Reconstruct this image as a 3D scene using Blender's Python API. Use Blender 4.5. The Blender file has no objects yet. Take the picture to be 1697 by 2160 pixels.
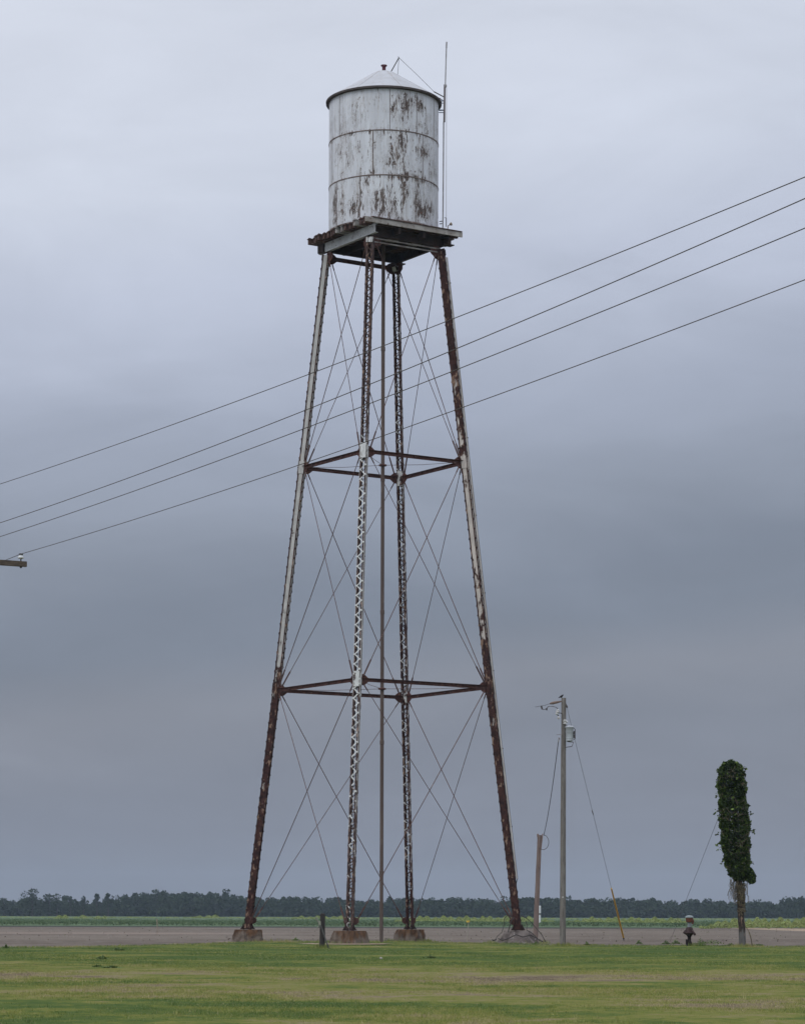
import bpy, math, random
import numpy as np
from mathutils import Vector as V, Matrix
random.seed(7); RNG = np.random.default_rng(11)
SC = bpy.context.scene; COL = SC.collection
PI = math.pi; R = math.radians

# ------------------------------------------------------------------ camera model
F, YH, ROLL, EYE = 5600.0, 1930.0, 0.003, 1.2
def at(px, py, Y):
    """world point seen at photo pixel (px,py) when it stands Y metres ahead"""
    du, dv = px-848.5, py-YH
    c, s = math.cos(ROLL), math.sin(ROLL)
    u, v = du*c+dv*s, -du*s+dv*c
    return V((u*Y/F, Y, EYE - v*Y/F))
def ground_at(px, py):
    du, dv = px-848.5, py-YH
    v = -du*math.sin(ROLL)+dv*math.cos(ROLL)
    p = at(px, py, EYE*F/v); p.z = 0
    return p

# ------------------------------------------------------------------ materials
def newmat(name):
    m = bpy.data.materials.new(name); m.use_nodes = True
    nt = m.node_tree; return m, nt, nt.nodes['Principled BSDF']
class NB:
    def __init__(s, nt): s.nt = nt
    def n(s, t, **kw):
        x = s.nt.nodes.new(t)
        for k, v in kw.items(): setattr(x, k, v)
        return x
    def l(s, a, b): s.nt.links.new(a, b)
    def inp(s, sock, v):
        if hasattr(v, 'links'): s.l(v, sock)
        elif v is not None: sock.default_value = v
    def math(s, op, a, b=None, c=None, clamp=False):
        x = s.n('ShaderNodeMath', operation=op, use_clamp=clamp)
        s.inp(x.inputs[0], a); s.inp(x.inputs[1], b)
        if c is not None: s.inp(x.inputs[2], c)
        return x.outputs[0]
    def noise(s, vec, scale, detail=4, rough=.55, dist=0, stretch=None):
        if stretch:
            mp = s.n('ShaderNodeMapping'); mp.inputs['Scale'].default_value = stretch
            s.l(vec, mp.inputs[0]); vec = mp.outputs[0]
        x = s.n('ShaderNodeTexNoise'); s.l(vec, x.inputs['Vector'])
        x.inputs['Scale'].default_value = scale; x.inputs['Detail'].default_value = detail
        x.inputs['Roughness'].default_value = rough; x.inputs['Distortion'].default_value = dist
        return x.outputs['Fac']
    def rng(s, v, a, b, c=0, d=1):
        x = s.n('ShaderNodeMapRange'); s.inp(x.inputs[0], v)
        for i, q in enumerate((a, b, c, d)): x.inputs[i+1].default_value = q
        return x.outputs[0]
    def mix(s, f, a, b):
        x = s.n('ShaderNodeMix', data_type='RGBA'); s.inp(x.inputs[0], f)
        for sock, q in ((x.inputs[6], a), (x.inputs[7], b)):
            if isinstance(q, tuple): sock.default_value = (*q, 1)
            else: s.l(q, sock)
        return x.outputs[2]
    def ramp(s, f, pts):
        x = s.n('ShaderNodeValToRGB'); s.l(f, x.inputs[0]); e = x.color_ramp.elements
        while len(e) < len(pts): e.new(.5)
        for el, (p, c) in zip(e, pts):
            el.position = p; el.color = (c, c, c, 1) if not isinstance(c, tuple) else (*c, 1)
        return x.outputs[0]
    def coord(s, k='Object'): return s.n('ShaderNodeTexCoord').outputs[k]
    def bump(s, h, strength, dist=.01):
        x = s.n('ShaderNodeBump'); s.l(h, x.inputs['Height'])
        x.inputs['Strength'].default_value = strength; x.inputs['Distance'].default_value = dist
        return x.outputs[0]

def mottled(name, c1, c2, scale=4, stretch=None, rough=.85, spec=.2, bump=.3, lo=.35, hi=.65, c3=None, metal=0):
    m, nt, b = newmat(name); k = NB(nt); co = k.coord()
    f = k.noise(co, scale, 5, .6, .2, stretch)
    col = k.mix(k.rng(f, lo, hi), c1, c2)
    if c3: col = k.mix(k.rng(k.noise(co, scale*2.7, 4, .6, 0, stretch), .58, .68), col, c3)
    k.l(col, b.inputs['Base Color']); b.inputs['Roughness'].default_value = rough
    b.inputs['Specular IOR Level'].default_value = spec; b.inputs['Metallic'].default_value = metal
    if bump: k.l(k.bump(k.noise(co, scale*4, 4, .6, 0, stretch), bump), b.inputs['Normal'])
    return m

RUST1, RUST2 = (.060, .027, .023), (.026, .0135, .0125)
def weathered(name, paint, zr, scale=3.2, stretch=(1, 1, .45), rust=(RUST1, RUST2), streak=None):
    """old paint giving way to rust; zr = list of (height, share of rust)"""
    m, nt, b = newmat(name); k = NB(nt); co = k.coord()
    sep = k.n('ShaderNodeSeparateXYZ'); k.l(co, sep.inputs[0])
    amt = k.ramp(k.math('DIVIDE', sep.outputs[2], 32.0), [(z/32., a) for z, a in zr])
    n = k.noise(co, scale, 6, .62, .3, stretch)
    f = k.rng(k.math('ADD', n, k.math('SUBTRACT', amt, .5)), .46, .53)
    rc = k.mix(k.rng(k.noise(co, scale*1.7, 4), .4, .62), rust[0], rust[1])
    rc = k.mix(k.rng(k.noise(co, scale*2.1, 4, .6, 0, stretch), .57, .64), rc, (.25, .165, .12))
    pc = k.mix(k.rng(k.noise(co, scale*2.2, 5, .6, 0, (1, 1, .3)), .4, .7), paint, tuple(c*.72 for c in paint))
    col = k.mix(f, pc, rc)
    k.l(col, b.inputs['Base Color']); b.inputs['Roughness'].default_value = .82
    b.inputs['Specular IOR Level'].default_value = .18
    k.l(k.bump(k.math('ADD', n, k.math('MULTIPLY', f, .4)), .35, .01), b.inputs['Normal'])
    return m

def leafmat(name, c1, c2, c3, rough=.6, spec=.25, share=.72):
    m, nt, b = newmat(name); k = NB(nt); co = k.coord()
    g = k.n('ShaderNodeNewGeometry').outputs['Random Per Island']
    col = k.mix(k.rng(k.noise(co, .9, 3), .38, .62), c1, c2)
    col = k.mix(k.rng(g, share, min(1.0, share+.28)), col, c3)
    k.l(col, b.inputs['Base Color']); b.inputs['Roughness'].default_value = rough
    b.inputs['Specular IOR Level'].default_value = spec
    return m

# ------------------------------------------------------------------ mesh building
class MB:
    def __init__(s): s.v = []; s.f = []
    def add(s, vs, fs):
        o = len(s.v); s.v += [tuple(x) for x in vs]; s.f += [tuple(i+o for i in q) for q in fs]
    def hexa(s, c8): s.add(c8, [(0,3,2,1),(4,5,6,7),(0,1,5,4),(1,2,6,5),(2,3,7,6),(3,0,4,7)])
    def box(s, c, ax, ay, az):
        c = V(c); s.hexa([c-ax-ay-az, c+ax-ay-az, c+ax+ay-az, c-ax+ay-az, c-ax-ay+az, c+ax-ay+az, c+ax+ay+az, c-ax+ay+az])
    def bar(s, p0, p1, w, h, side):
        p0, p1 = V(p0), V(p1); d = (p1-p0).normalized(); sd = V(side); sd = (sd-d*sd.dot(d)).normalized(); up = d.cross(sd)
        s.box((p0+p1)/2, d*((p1-p0).length/2), sd*(w/2), up*(h/2))
    def tube(s, pts, rad, n=8, cap=True):
        pts = [V(p) for p in pts]; rad = rad if isinstance(rad, (list, tuple)) else [rad]*len(pts)
        rows = []; prev = None
        for i, p in enumerate(pts):
            d = (pts[min(i+1, len(pts)-1)]-pts[max(i-1, 0)])
            d = d.normalized() if d.length > 1e-9 else V((0,0,1))
            a = prev if prev is not None else (V((1,0,0)) if abs(d.x) < .8 else V((0,1,0)))
            a = (a-d*a.dot(d)); a = a.normalized() if a.length > 1e-6 else d.orthogonal().normalized(); prev = a; b = d.cross(a)
            rows.append([p+(a*math.cos(2*PI*j/n)+b*math.sin(2*PI*j/n))*rad[i] for j in range(n)])
        vs = [q for r in rows for q in r]; fs = []
        for i in range(len(rows)-1):
            for j in range(n):
                fs.append((i*n+j, i*n+(j+1) % n, (i+1)*n+(j+1) % n, (i+1)*n+j))
        if cap:
            fs.append(tuple(reversed(range(n)))); fs.append(tuple((len(rows)-1)*n+j for j in range(n)))
        s.add(vs, fs)
    def lathe(s, c, prof, n=32, ax=(0,0,1), cap=True):
        """prof = [(radius, height)] about axis ax from c"""
        c = V(c); z = V(ax).normalized(); x = z.orthogonal().normalized(); y = z.cross(x); vs = []; fs = []
        for r, h in prof:
            vs += [c+z*h+(x*math.cos(2*PI*j/n)+y*math.sin(2*PI*j/n))*max(r, 1e-4) for j in range(n)]
        for i in range(len(prof)-1):
            for j in range(n): fs.append((i*n+j, i*n+(j+1) % n, (i+1)*n+(j+1) % n, (i+1)*n+j))
        if cap:
            fs.append(tuple(reversed(range(n)))); fs.append(tuple((len(prof)-1)*n+j for j in range(n)))
        s.add(vs, fs)
    def build(s, name, mat, parent=None, smooth=True):
        o = V((0,0,0)); q = parent
        while q is not None: o = o+q.location; q = q.parent
        me = bpy.data.meshes.new(name); me.from_pydata([V(v)-o for v in s.v], [], s.f); me.update()
        if smooth:
            me.polygons.foreach_set('use_smooth', [True]*len(me.polygons)); me.set_sharp_from_angle(angle=R(38))
        ob = bpy.data.objects.new(name, me); me.materials.append(mat); COL.objects.link(ob)
        if parent is not None: ob.parent = parent
        return ob

def fast_mesh(name, verts, polys, mat, parent=None, uv=None):
    """verts (N,3), polys (M,k) numpy"""
    me = bpy.data.meshes.new(name); k = polys.shape[1]
    o = np.zeros(3); q = parent
    while q is not None: o = o+np.array(q.location); q = q.parent
    me.vertices.add(len(verts)); me.vertices.foreach_set('co', (verts-o).astype(np.float32).ravel())
    me.loops.add(polys.size); me.loops.foreach_set('vertex_index', polys.astype(np.int32).ravel())
    me.polygons.add(len(polys)); me.polygons.foreach_set('loop_start', np.arange(0, polys.size, k, dtype=np.int32))
    me.update(calc_edges=True); me.validate()
    me.materials.append(mat); ob = bpy.data.objects.new(name, me); COL.objects.link(ob)
    if parent is not None: ob.parent = parent
    return ob
def leaf_quads(c, size, up=None, flat=.0):
    """bent little leaf quads (two triangles worth) with random facing; c (N,3), size (N,)"""
    n = len(c); a = RNG.normal(size=(n, 3)); a /= np.linalg.norm(a, axis=1)[:, None]
    b = RNG.normal(size=(n, 3))
    if up is not None: b = b*(1-flat)+up*flat*2
    b -= a*(a*b).sum(1)[:, None]; b /= np.linalg.norm(b, axis=1)[:, None]
    s = size[:, None]
    v = np.stack([c-a*s*.5, c-b*s*.32, c+a*s*.5, c+b*s*.32], 1).reshape(-1, 3)
    return v, np.arange(4*n).reshape(-1, 4)

def tag(o, label=None, cat=None, group=None, kind=None):
    for k, v in (('label', label), ('category', cat), ('group', group), ('kind', kind)):
        if v: o[k] = v
    return o
def empty(name, loc, label, cat, group=None):
    o = bpy.data.objects.new(name, None); o.empty_display_size = .3; o.location = loc; COL.objects.link(o)
    return tag(o, label, cat, group)

# ------------------------------------------------------------------ render, camera
SC.render.engine = 'CYCLES'
vs_ = SC.view_settings; vs_.view_transform = 'Standard'; vs_.look = 'None'; vs_.gamma = 1; vs_.exposure = 0
SC.cycles.use_denoising = True; SC.cycles.denoiser = 'OPENIMAGEDENOISE'; SC.cycles.denoising_prefilter = 'ACCURATE'; SC.cycles.denoising_input_passes = 'RGB_ALBEDO_NORMAL'; SC.cycles.max_bounces = 5; SC.cycles.diffuse_bounces = 3; SC.cycles.volume_bounces = 0
cam = bpy.data.cameras.new('camera'); co_ = bpy.data.objects.new('camera', cam); COL.objects.link(co_)
cam.sensor_fit = 'HORIZONTAL'; cam.sensor_width = 36; cam.lens = 36*F/1697; cam.shift_y = (YH-1080)/1697
cam.clip_start = .5; cam.clip_end = 9000
co_.matrix_world = Matrix.Translation((0, 0, EYE)) @ Matrix.Rotation(R(90), 4, 'X') @ Matrix.Rotation(ROLL, 4, 'Z')
SC.camera = co_

# ------------------------------------------------------------------ sky and sun
SUN_EL, SUN_AZ = R(52), R(215)          # azimuth clockwise from +Y: behind the camera, to its left
w = bpy.data.worlds.new('World'); SC.world = w; w.use_nodes = True
k = NB(w.node_tree); bg = w.node_tree.nodes['Background']; bg.inputs['Strength'].default_value = .1
sky = k.n('ShaderNodeTexSky', sky_type='NISHITA'); sky.sun_disc = False; sky.sun_elevation = SUN_EL; sky.sun_rotation = SUN_AZ
sky.air_density = 1.5; sky.dust_density = 3
gen = k.coord('Generated'); sp = k.n('ShaderNodeSeparateXYZ'); k.l(gen, sp.inputs[0])
wob = k.noise(gen, 2.2, 4, .5, .4, (1, 1, 2.6)); wob2 = k.noise(gen, 6.5, 4, .55, .6, (1, 1, 3.2))
el = k.math('ADD', sp.outputs[2], k.math('MULTIPLY', k.math('SUBTRACT', wob, .5), .09))
el = k.math('ADD', el, k.math('MULTIPLY', k.math('SUBTRACT', wob2, .5), .022))
el = k.math('ADD', el, k.math('MULTIPLY', sp.outputs[0], -.10))
deck = k.ramp(el, [(0, (.232, .258, .325)), (.05, (.219, .244, .308)), (.076, (.246, .268, .330)), (.10, (.208, .240, .310)), (.12, (.210, .242, .314)), (.15, (.268, .302, .382)),
                   (.19, (.365, .405, .51)), (.24, (.53, .575, .70)), (.285, (.63, .675, .785)), (.34, (.67, .71, .81)), (1, (1.16, 1.2, 1.3))])
band = k.math('MULTIPLY_ADD', k.rng(wob2, .3, .7), .12, .94)
wob3 = k.noise(gen, 15, 5, .6, .8, (1, 1, 3.4)); band = k.math('MULTIPLY', band, k.math('MULTIPLY_ADD', k.rng(wob3, .3, .7), .035, .982))
back = k.math('MULTIPLY', band, k.rng(sp.outputs[1], .35, -.5, 1.0, 1.45))   # unseen sky behind the viewer, brightened to lift the tank
vm = k.n('ShaderNodeVectorMath', operation='SCALE'); k.l(deck, vm.inputs[0]); k.l(back, vm.inputs['Scale'])
vm2 = k.n('ShaderNodeVectorMath', operation='SCALE'); k.l(vm.outputs[0], vm2.inputs[0]); vm2.inputs['Scale'].default_value = 10
k.l(k.mix(.93, sky.outputs[0], vm2.outputs[0]), bg.inputs['Color'])
sl = bpy.data.lights.new('sun', 'SUN'); sl.energy = .6; sl.angle = R(30); sl.color = (1, .96, .9)
so = bpy.data.objects.new('sun', sl); COL.objects.link(so)
sd = V((math.sin(SUN_AZ)*math.cos(SUN_EL), math.cos(SUN_AZ)*math.cos(SUN_EL), math.sin(SUN_EL)))
so.rotation_euler = sd.to_track_quat('Z', 'Y').to_euler(); so.location = (0, 0, 60)

# ------------------------------------------------------------------ the fields and the lawn
def dirt_mat():
    m, nt, b = newmat('tilled_soil'); k = NB(nt); co = k.coord()
    sp = k.n('ShaderNodeSeparateXYZ'); k.l(co, sp.inputs[0])
    a = k.noise(co, .06, 4, .55, 0, (.4, 1, 1)); c = k.noise(co, .7, 5, .65); d = k.noise(co, 5, 4, .7)
    yy = k.math('ADD', sp.outputs[1], k.math('MULTIPLY', k.math('SUBTRACT', k.noise(co, .03, 3), .5), 18))
    col = k.mix(k.rng(a, .40, .60), (.170, .145, .122), (.122, .102, .086))
    col = k.mix(k.rng(c, .47, .66), col, (.215, .186, .160))
    col = k.mix(k.rng(d, .54, .66), col, (.085, .066, .055))
    tr = k.ramp(k.math('DIVIDE', yy, 300.), [(.53, 0.), (.552, 1.), (.572, 1.), (.60, 0.)])
    tl = k.math('MULTIPLY', tr, k.rng(sp.outputs[0], -4, -14))
    col = k.mix(k.math('MULTIPLY', tl, .55), col, (.27, .215, .185))
    k.l(col, b.inputs['Base Color']); b.inputs['Roughness'].default_value = 1; b.inputs['Specular IOR Level'].default_value = .05
    k.l(k.bump(k.math('ADD', k.noise(co, 2.2, 5, .7), k.math('MULTIPLY', d, .4)), .9, .15), b.inputs['Normal'])
    return m
def lawn_color(k, co, mul=1.0):
    mul *= .96
    sp = k.n('ShaderNodeSeparateXYZ'); k.l(co, sp.inputs[0])
    big = k.noise(co, .16, 3, .5); mid = k.noise(co, .55, 5, .62, .3); fine = k.noise(co, 2.6, 4, .6)
    y = k.math('ADD', sp.outputs[1], k.math('MULTIPLY', k.math('SUBTRACT', big, .5), 11))
    y = k.math('ADD', y, k.math('MULTIPLY', k.math('SUBTRACT', mid, .5), 5))
    dry = k.ramp(k.math('DIVIDE', y, 120.), [(.0, .52), (.26, .52), (.285, .48), (.31, .56), (.345, .58), (.375, .46), (.40, .56), (.425, .80),
                                             (.445, .76), (.47, .52), (.52, .36), (.60, .26), (.72, .22), (.80, .32), (.87, .34), (1, .38)])
    sx = k.rng(sp.outputs[0], -3.4, -.6, 1, 0)                    # greener corner near the bottom left
    gr = k.math('MULTIPLY', sx, k.ramp(k.math('DIVIDE', y, 120.), [(.25, 1.), (.285, .9), (.32, 0.)]))
    dry = k.math('SUBTRACT', dry, k.math('MULTIPLY', gr, .25))
    f = k.math('ADD', k.math('SUBTRACT', dry, .04), k.math('MULTIPLY', k.math('SUBTRACT', big, .5), 1.1))
    f = k.math('ADD', f, k.math('MULTIPLY', k.math('SUBTRACT', mid, .5), 1.7))
    f = k.math('ADD', f, k.math('MULTIPLY', k.math('SUBTRACT', fine, .5), 1.0))
    g = lambda r, gg, b: (r*mul, gg*mul, b*mul)
    f = k.math('ADD', f, k.math('MULTIPLY', k.math('SUBTRACT', k.noise(co, 8.5, 3, .6), .5), .9))
    return k.ramp(f, [(.0, g(.090, .150, .040)), (.25, g(.135, .190, .048)), (.45, g(.235, .255, .060)), (.62, g(.29, .275, .095)), (.82, g(.36, .30, .185)), (1.0, g(.22, .17, .125))])
def lawn_mat():
    m, nt, b = newmat('lawn_ground'); k = NB(nt); co = k.coord()
    k.l(lawn_color(k, co, .62), b.inputs['Base Color']); b.inputs['Roughness'].default_value = 1; b.inputs['Specular IOR Level'].default_value = .05
    k.l(k.bump(k.noise(co, 14, 4, .7), .8, .04), b.inputs['Normal']); return m
def blade_mat():
    m, nt, b = newmat('grass_blades'); k = NB(nt); co = k.coord()
    g = k.n('ShaderNodeNewGeometry').outputs['Random Per Island']
    c = lawn_color(k, co, 1.0)
    c = k.mix(k.rng(g, .8, 1.0, 0, .6), c, (.44, .39, .22)); c = k.mix(k.rng(g, .3, 0, 0, .55), c, (.07, .095, .03))
    k.l(c, b.inputs['Base Color']); b.inputs['Roughness'].default_value = .65; b.inputs['Specular IOR Level'].default_value = .15
    return m
def grid(x0, x1, y0, y1, nx, ny, zf):
    xs, ys = np.meshgrid(np.linspace(x0, x1, nx), np.linspace(y0, y1, ny))
    v = np.stack([xs.ravel(), ys.ravel(), zf(xs.ravel(), ys.ravel())], 1)
    i = (np.arange(ny-1)[:, None]*nx+np.arange(nx-1)[None]).ravel()
    return v, np.stack([i, i+1, i+nx+1, i+nx], 1)
S = 2600.
soil = MB(); soil.add([(-S, -60, -.03), (S, -60, -.03), (S, S, -.03), (-S, S, -.03)], [(0, 1, 2, 3)])
tag(soil.build('field_soil', dirt_mat(), smooth=False), kind='structure')
EDGE = [(-60, 88), (-14, 93), (-10, 100), (-7, 112), (-5, 117), (-1, 118.5), (1.5, 116), (4, 111), (6, 106.5), (9, 105.2), (12, 105), (15.5, 102.5), (60, 98)]
ex, ey = np.array(EDGE).T
def edge_y(x): return np.interp(x, ex, ey)+.5*np.sin(x*1.7)+.35*np.sin(x*4.1+1)
xs = np.concatenate([np.linspace(-60, -20, 20), np.linspace(-19.7, 19.7, 200), np.linspace(20, 60, 20)]); NY = 60
tt = np.linspace(0, 1, NY); gv = []
for x in xs:
    y1 = edge_y(x); ys = -20+(y1+20)*tt
    z = .012*np.sin(x*.9+ys*.35)+.01*np.sin(x*.3-ys*.8); z[-1] = -.028; z[0] = 0
    gv.append(np.stack([np.full(NY, x), ys, z], 1))
gv = np.concatenate(gv); i = (np.arange(len(xs)-1)[:, None]*NY+np.arange(NY-1)[None]).ravel()
lawn = fast_mesh('lawn', gv, np.stack([i, i+NY, i+NY+1, i+1], 1), lawn_mat()); tag(lawn, kind='structure')
lawn.data.polygons.foreach_set('use_smooth', [True]*len(lawn.data.polygons))

def blades(name, x, y, z, h, wd, mat, lean=.5):
    n = len(x); a = RNG.uniform(0, 2*PI, n); b = RNG.uniform(0, 2*PI, n); L = RNG.uniform(0, lean, n)*h
    p = np.stack([x, y, z], 1); s = np.stack([np.cos(a), np.sin(a), 0*a], 1)*wd[:, None]/2
    tip = p+np.stack([np.cos(b)*L, np.sin(b)*L, h], 1)
    return fast_mesh(name, np.stack([p-s, p+s, tip], 1).reshape(-1, 3), np.arange(3*n).reshape(-1, 3), mat)
X, Y, H, W_ = [], [], [], []
for y0, y1, dens, hh, ww in ((26, 34, 1100, .020, .007), (34, 46, 560, .020, .010), (46, 66, 240, .022, .015), (66, 120, 80, .026, .024)):
    area = (y1-y0)*(2*(.165*(y0+y1)/2+2.5)); n = int(area*dens)
    y = RNG.uniform(y0, y1, n); x = RNG.uniform(-1, 1, n)*(.165*y+2.5)
    ok = y < edge_y(x)-.1; x, y = x[ok], y[ok]; n = len(x)
    X.append(x); Y.append(y); H.append(hh*RNG.uniform(.5, 1.35, n)); W_.append(ww*RNG.uniform(.7, 1.3, n))
nt_ = 5200; ty = 26+RNG.uniform(0, 1, nt_)**1.6*50; tx = RNG.uniform(-1, 1, nt_)*(.165*ty+2.5); kk = 12
bx = np.repeat(tx, kk)+RNG.normal(0, .035, nt_*kk); by = np.repeat(ty, kk)+RNG.normal(0, .05, nt_*kk)
X.append(bx); Y.append(by); H.append(np.repeat(RNG.uniform(.02, .055, nt_), kk)*RNG.uniform(.6, 1.2, nt_*kk)); W_.append(RNG.uniform(.006, .014, nt_*kk))
# shaggy rim along the edge of the lawn and tufts round the posts
n = 9000; x = RNG.uniform(-20, 20, n); X.append(x); Y.append(edge_y(x)-np.abs(RNG.normal(0, .5, n))); H.append(RNG.uniform(.03, .09, n)); W_.append(RNG.uniform(.015, .03, n))
X, Y, H, W_ = map(np.concatenate, (X, Y, H, W_))
tag(blades('grass', X, Y, np.zeros(len(X))-.005, H, W_, blade_mat()), kind='stuff')

def tufts(spots, n, h0, h1, rad):
    out = []
    for (x_, y_, r_) in spots:
        a = RNG.uniform(0, 2*PI, n); q = r_+np.abs(RNG.normal(0, rad, n)); out.append(np.stack([x_+q*np.cos(a), y_+q*np.sin(a)], 1))
    p = np.concatenate(out); return p
SPOTS = [(ground_at(1186, 1995.5).x, 103.4, .14), (ground_at(1452, 1995).x, 104., .16), (at(1567.5, 1996, 103.).x, 103., .16), (at(679, 2001, 95.).x, 95., .11), (-5.9, 115.3, .85), (-2.2, 108.2, 1.1), (4.9, 112.8, 1.15), (.3, 119.8, .85)]
tp = tufts(SPOTS, 420, .05, .2, .16); n = len(tp)
tag(blades('rough_grass', tp[:, 0], tp[:, 1], np.zeros(n)-.01, RNG.uniform(.04, .20, n), RNG.uniform(.012, .024, n), bpy.data.materials['grass_blades']), kind='stuff')
n = 1100; sy = RNG.uniform(119, 238, n); sx = RNG.uniform(-1, 1, n)*(sy*.17+4)
v, q = leaf_quads(np.stack([sx, sy, RNG.uniform(-.025, .005, n)], 1), RNG.uniform(.05, .15, n))
tag(fast_mesh('field_stubble', v, q, leafmat('straw', (.24, .20, .165), (.19, .16, .135), (.16, .17, .09))), kind='stuff')

# weeds at the lawn's edge: low dark clumps
weedm = leafmat('weed_leaf', (.105, .155, .045), (.08, .125, .038), (.15, .19, .065))
def weed_clump(px, py, wpx, hpx, n=160):
    p = ground_at(px, py); sc = p.y/F
    c = RNG.normal(size=(n, 3))*np.array([wpx*sc*.33, wpx*sc*.2, 0])+np.array([p.x, p.y, 0])
    c[:, 2] = np.abs(RNG.normal(0, .5, n))*hpx*sc*np.exp(-((c[:, 0]-p.x)/(wpx*sc*.5))**2)+.02
    return leaf_quads(c, RNG.uniform(.03, .08, n))
cv, cp, off = [], [], 0
for a in ((250, 2006, 22, 5), (215, 2024, 16, 4), (1500, 1992, 40, 8), (1478, 1992, 18, 9), (1425, 1992, 14, 8), (1405, 1993, 14, 7), (1237, 1995, 9, 6), (1347, 1992, 8, 7), (1130, 1993, 8, 4), (235, 2044, 26, 4), (205, 2042, 14, 4), (624, 1985, 12, 5), (908, 2022, 14, 4), (13, 2001, 6, 7), (1540, 1996, 16, 4), (1600, 1996, 20, 3)):
    v, q = weed_clump(*a); cv.append(v); cp.append(q+off); off += len(v)
tag(fast_mesh('weeds', np.concatenate(cv), np.concatenate(cp), weedm), kind='stuff')

# bare sandy ring round the front footing, sandy track on the far right
sandm = mottled('sand', (.34, .26, .19), (.24, .18, .13), 2.2, bump=.3)
def patch(name, pts, z, mat, kind='structure'):
    m = MB(); n = len(pts); m.add([(x, y, z) for x, y in pts], [tuple(range(n))]); return tag(m.build(name, mat, smooth=False), kind=kind)
def blob(cx, cy, rx, ry, n=28, j=.18):
    return [(cx+rx*(1+random.uniform(-j, j))*math.cos(2*PI*i/n), cy+ry*(1+random.uniform(-j, j))*math.sin(2*PI*i/n)) for i in range(n)]
trk = [ground_at(px, py) for px, py in ((1490, 1954.6), (1700, 1959), (1800, 1960.5), (2400, 1966), (2400, 1973), (1800, 1967), (1700, 1964.5), (1600, 1961), (1520, 1957))]
shadem = mottled('crop_shade_dark', (.034, .036, .026), (.024, .026, .02), .3, (.2, 1, 1), bump=.2)
patch('crop_foot_shade', [(-150, 243), (-40, 241), (-20, 244), (0, 242), (18, 243), (27, 248), (27, 272), (-150, 272)], -.024, shadem)  # dark strip standing in for the shade along the foot of the crop
patch('sandy_track', [(p.x, p.y) for p in trk], -.022, sandm)

# ------------------------------------------------------------------ crop, tall weeds, far wood
cropm = leafmat('crop_leaf', (.085, .130, .075), (.10, .145, .078), (.13, .165, .083), rough=.8, spec=.05)
weed2 = leafmat('tall_weed_leaf', (.19, .25, .085), (.235, .27, .10), (.27, .28, .13), rough=.8, spec=.05)
def crop_h(x, y): return .31+.03*np.sin(x*.11+y*.02)+.02*np.sin(x*.37)
v0, q0 = grid(-150, 150, 267, 1000, 120, 90, lambda x, y: np.where(y < 268, -.02, crop_h(x, y)-.1))
n = 110000; x = RNG.uniform(-72, 72, n); yy = 265+np.abs(RNG.exponential(60, n)); 
c = np.stack([x, yy+.8*np.sin(x*.2), crop_h(x, yy)*RNG.uniform(.12, 1.08, n)**.6], 1)
v1, q1 = leaf_quads(c, RNG.uniform(.13, .24, n))
tag(fast_mesh('crop_field', np.concatenate([v0, v1]), np.concatenate([q0, q1+len(v0)]), cropm), kind='stuff')
cv, cp, off = [], [], 0
def weed_bank(px0, px1, Yd, depth, h, n, ends=True):
    global off
    u = RNG.uniform(0, 1, n); px = px0+(px1-px0)*u; y = Yd+RNG.uniform(0, depth, n)
    x = (px-848.5)*y/F; env = h*(.45+.55*np.sin(px*.071+1)**2*.6+.4*np.sin(px*.19)**2)
    if ends: env = env*np.clip(np.minimum(u, 1-u)*5, .15, 1)
    c = np.stack([x, y, env*RNG.uniform(.05, 1, n)**.7], 1)
    v, q = leaf_quads(c, RNG.uniform(.12, .26, n)*(1 if Yd < 400 else 1.5)); cv.append(v); cp.append(q+off); off += len(v)
weed_bank(1475, 1800, 246, 40, .92, 20000); weed_bank(1180, 1480, 330, 80, .86, 22000); weed_bank(800, 1190, 345, 90, .95, 26000)
weed_bank(600, 770, 560, 60, .8, 5000); weed_bank(110, 145, 520, 20, .95, 900); weed_bank(155, 188, 540, 20, .92, 900); weed_bank(195, 226, 520, 20, .9, 900); weed_bank(400, 475, 600, 30, .95, 1500)
weed_bank(-100, 1900, 640, 120, .40, 16000, False)
tag(fast_mesh('tall_weeds', np.concatenate(cv), np.concatenate(cp), weed2), kind='stuff')

woodm = leafmat('wood_leaf', (.020, .034, .018), (.030, .046, .022), (.042, .058, .028), rough=.9, spec=.05)
barkm = mottled('dark_bark', (.06, .05, .045), (.035, .03, .028), 1.5)
PROF = np.array([(-600, 1896), (-200, 1892), (-60, 1897), (0, 1903), (60, 1902), (100, 1900), (135, 1905), (160, 1904), (205, 1905), (240, 1902), (252, 1893), (280, 1885), (330, 1886), (370, 1885), (420, 1884.5), (465, 1885),
                 (500, 1888), (522, 1896), (545, 1900), (590, 1899), (620, 1894), (650, 1896), (690, 1899), (740, 1899), (800, 1899), (850, 1896), (880, 1894), (930, 1898), (1000, 1898), (1040, 1899), (1090, 1895), (1150, 1895),
                 (1220, 1897), (1300, 1896), (1400, 1898), (1445, 1901), (1500, 1899), (1560, 1900), (1600, 1897), (1640, 1899), (1690, 1895), (1800, 1893), (2400, 1896)], float)
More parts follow.
